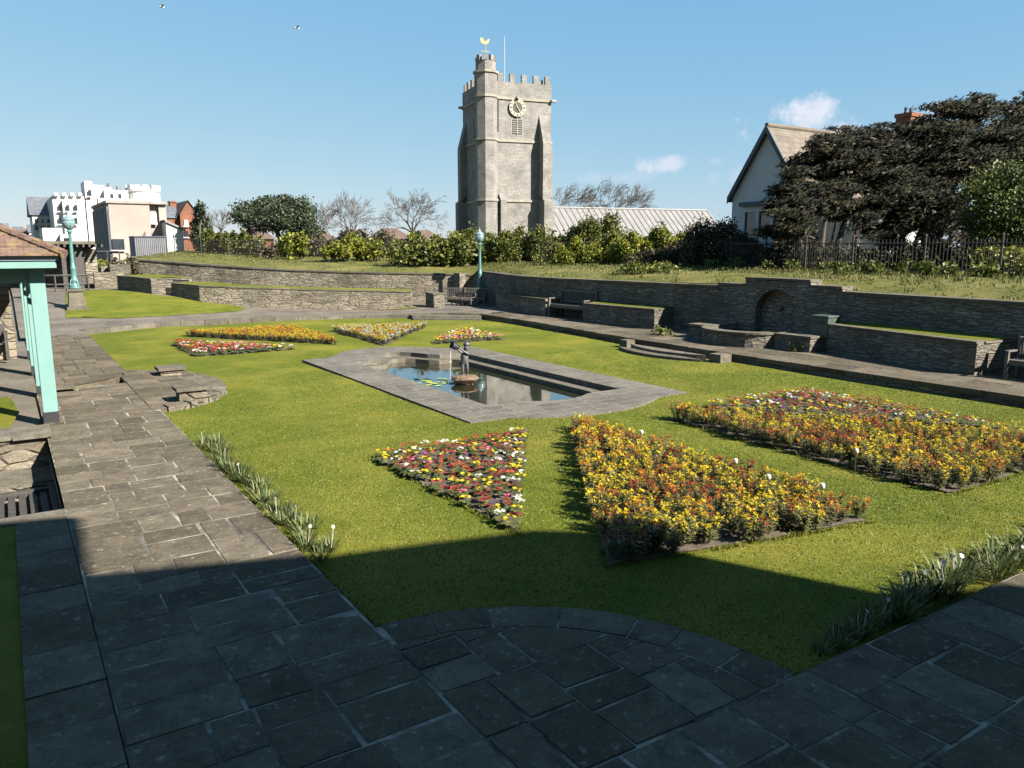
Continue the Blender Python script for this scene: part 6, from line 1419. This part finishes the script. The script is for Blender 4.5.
# roofs glimpsed between the bare trees
for i, (px, w_, py, Y) in enumerate([(100+152, 22, 234, 130), (312, 26, 236, 130), (352, 20, 235, 140), (388, 24, 234, 130), (425, 20, 236, 125)]):
    a = atY(px, py+5, Y); b = atY(px+w_, py+5, Y); r_ = thing('distant_house', f'far red-roofed house glimpsed through the bare trees left of the church, number {i+1} from the left'.replace('number 1 from the left', 'the leftmost one').replace('number 2 from the left', 'second from the left').replace('number 3 from the left', 'the middle one').replace('number 4 from the left', 'second from the right').replace('number 5 from the left', 'nearest the tower'), 'house', (a.x, Y, 0)); m_ = MB(); m_.box(a.x, b.x, Y, Y+9, 0, a.z); m_.build('wall', M['concrete'] if i % 2 else M['brick'], r_)
    m_ = MB(); m_.add([(a.x-.3, Y-.4, a.z), (b.x+.3, Y-.4, a.z), (b.x-1, Y+4.5, a.z+2.0), (a.x+1, Y+4.5, a.z+2.0), (b.x+.3, Y+9.3, a.z), (a.x-.3, Y+9.3, a.z)], [(0, 1, 2, 3), (3, 2, 4, 5), (0, 3, 5), (1, 4, 2)]); m_.build('roof', M['redroof'], r_)
# pergola and low walls near the left lamp
pg = thing('pergola', 'dark timber shelter with a flat pale roof and curved brackets behind the left lamp', 'pergola', (4, 52, .9)); Yp = 50.0
def pp_(px, py): return atY(px, py, Yp)
a = pp_(56, 241.5); b = pp_(94, 241.5); m_ = MB(); m_.box(a.x-2, b.x, Yp-.5, Yp+3.0, a.z-.14, a.z+.02); m_.build('roof', M['coping'], pg)
for px in (82, 77.5, 64): 
    x = pp_(px, 262).x; zt_ = a.z-.14; m_ = MB(); m_.box(x-.11, x+.11, Yp, Yp+.22, .6, zt_); m_.build('post', M['darkwood'], pg); m_ = MB(); m_.tube([(x, Yp+.1, zt_-.9), (x+.25, Yp+.1, zt_-.35), (x+.75, Yp+.1, zt_-.05)], .07, 6); m_.tube([(x, Yp+.1, zt_-.9), (x-.25, Yp+.1, zt_-.35), (x-.6, Yp+.1, zt_-.05)], .07, 6); m_.build('bracket', M['darkwood'], pg)
m_ = MB(); m_.box(a.x-2, b.x-.2, Yp+2.8, Yp+3.0, .6, a.z-.15); m_.build('back_wall', M['wall'], pg)
m_ = MB(); 
for k in range(14): m_.box(a.x-1.8+k*.3, a.x-1.7+k*.3, Yp-.7, Yp+2.9, a.z-.30, a.z-.145)
m_.build('rafter', M['darkwood'], pg)
wing('stone_wall', 'rubble wall pier right of the pergola', [(pp_(84.5, 250).x, pp_(97, 250).x, Yp+.4, Yp+1.2, .5, pp_(90, 249).z)], 'wall_pale')
wing('stone_wall', 'low rubble wall between the pergola pier and the curved wall', [(pp_(90, 250).x, pp_(119, 250).x, Yp-.9, Yp-.4, .5, pp_(100, 272).z)], 'wall_pale')
wing('stone_wall', 'plain stone wall across the path end behind the white lamp globe', [(-8, pp_(58, 250).x, Yp+3.2, Yp+3.7, .5, pp_(50, 262).z)], 'wall')
wing('stone_wall', 'thin railing-topped wall in front of the grey building', [(pp_(97, 250).x+.5, pp_(134, 250).x, Yp+4, Yp+4.3, .5, pp_(100, 266).z)], 'wall_pale')
rl = MB(); x0, x1 = pp_(97, 250).x, pp_(122, 250).x; 
rl_t = thing('handrail', 'plain rail on posts above the low wall right of the pergola', 'handrail', (x0, Yp+1, 1)); zr_ = pp_(97, 251.5).z
rl.tube([(x0, Yp+1.4, zr_), (x1, Yp+1.4, zr_)], .035, 6); rl.build('rail', M['iron'], rl_t)
for k in range(3): x = x0+(x1-x0)*k/2; MB().tube([(x, Yp+1.4, .7), (x, Yp+1.4, zr_)], .035, 6).build('post', M['iron'], rl_t)
cbn = thing('curved_bench', 'dark curved seat at the foot of the pergola', 'bench', (2.3, 48, .9)); m_ = MB(); pc = pp_(63, 282)
for rr_ in (1.1, 1.22, 1.34): m_.tube([(pc.x+rr_*math.cos(a)*1.1, 48+rr_*math.sin(a)*.9, 1.28) for a in np.linspace(R(180), R(330), 12)], .045, 5)
m_.build('seat', M['darkwood'], cbn); m_ = MB(); m_.tube([(pc.x+1.4*math.cos(a)*1.1, 48+1.4*math.sin(a)*.9, 1.75) for a in np.linspace(R(180), R(330), 12)], .05, 5); m_.build('backrest', M['darkwood'], cbn)
for a in (R(190), R(250), R(310)): MB().tube([(pc.x+1.4*math.cos(a)*1.1, 48+1.4*math.sin(a)*.9, .8), (pc.x+1.4*math.cos(a)*1.1, 48+1.4*math.sin(a)*.9, 1.75)], .045, 5).build('leg', M['darkwood'], cbn)
# gulls
for px, py, lb in ((162, 7, 'white gull in flight near the top left of the sky'), (297, 28, 'white gull in flight, the lower one right of the other')):
    p_ = atD(px, py, 60); gl = MB(); gl.lathe([(.01, -.2), (.06, -.1), (.07, .05), (.03, .16), (.01, .22)], 8); body = MB().merge(gl, Matrix.Translation(p_) @ Matrix.Rotation(R(90), 4, 'Y'))
    for s in (-1, 1): body.add([(p_.x-.06, p_.y, p_.z+.03), (p_.x+.1, p_.y, p_.z+.03), (p_.x+.08, p_.y+s*.3, p_.z+.12), (p_.x-.05, p_.y+s*.3, p_.z+.12), (p_.x-.12, p_.y+s*.62, p_.z+.04), (p_.x-.06, p_.y, p_.z+.015), (p_.x+.1, p_.y, p_.z+.015), (p_.x+.08, p_.y+s*.3, p_.z+.105), (p_.x-.05, p_.y+s*.3, p_.z+.105)], [(0, 1, 2, 3), (3, 2, 4), (5, 8, 7, 6), (8, 4, 7)])
    tag(body.build('gull', M['white']), lb, 'gull')

# ================================================================ BUILDING BEHIND THE CAMERA (shaped to cast the shade on the near paving)
hB_ = 10.0; kx_ = hB_/math.tan(SUN_EL); off = Vector((sd.x, sd.y)).normalized()*kx_
def rp_(x, y): return (x+off.x, y+off.y)
poly = [rp_(0.40, 10.35), rp_(-3.0, 11.5), rp_(-9.5, -2), (-1.5+off.x, -14), (30, -22), (30, -6)]
main = [(-1.3, 8.85), (.34, 8.35), (2.4, 7.65), (4.84, 7.06), (5.3, 6.75), (6.55, 3.9), (7.7, 3.38), (9.0, 1.2), (12, -3), (12, -24), (-18, -24), (-18, 12.4), (-3.2, 10.8), (-1.5, 10.4)]  # traced back from the shadow edge; left end added to block sky light
shade_slab_plan = [(-18, 13.4), (-18, 8.0), (-.2, 8.3), (.34, 8.32), (.40, 10.3), (-3.2, 11.35)]  # added thin slab, cut to cast the left lobe of the shadow
def roofpoly(q_):
    P = [rp_(*q) for q in q_]; ar = sum(P[i][0]*P[(i+1) % len(P)][1]-P[(i+1) % len(P)][0]*P[i][1] for i in range(len(P))); return P if ar > 0 else P[::-1]
vb = thing('terrace_building', 'tall dark brick building behind the viewer, out of frame, widened to block sky light', 'building', (10, -10, 0))
MB().prism(roofpoly(main), 0, hB_).build('wall', M['vbrick'], vb)
MB().prism(roofpoly(shade_slab_plan), hB_-.12, hB_+.01).build('shade_slab', M['vbrick'], vb)
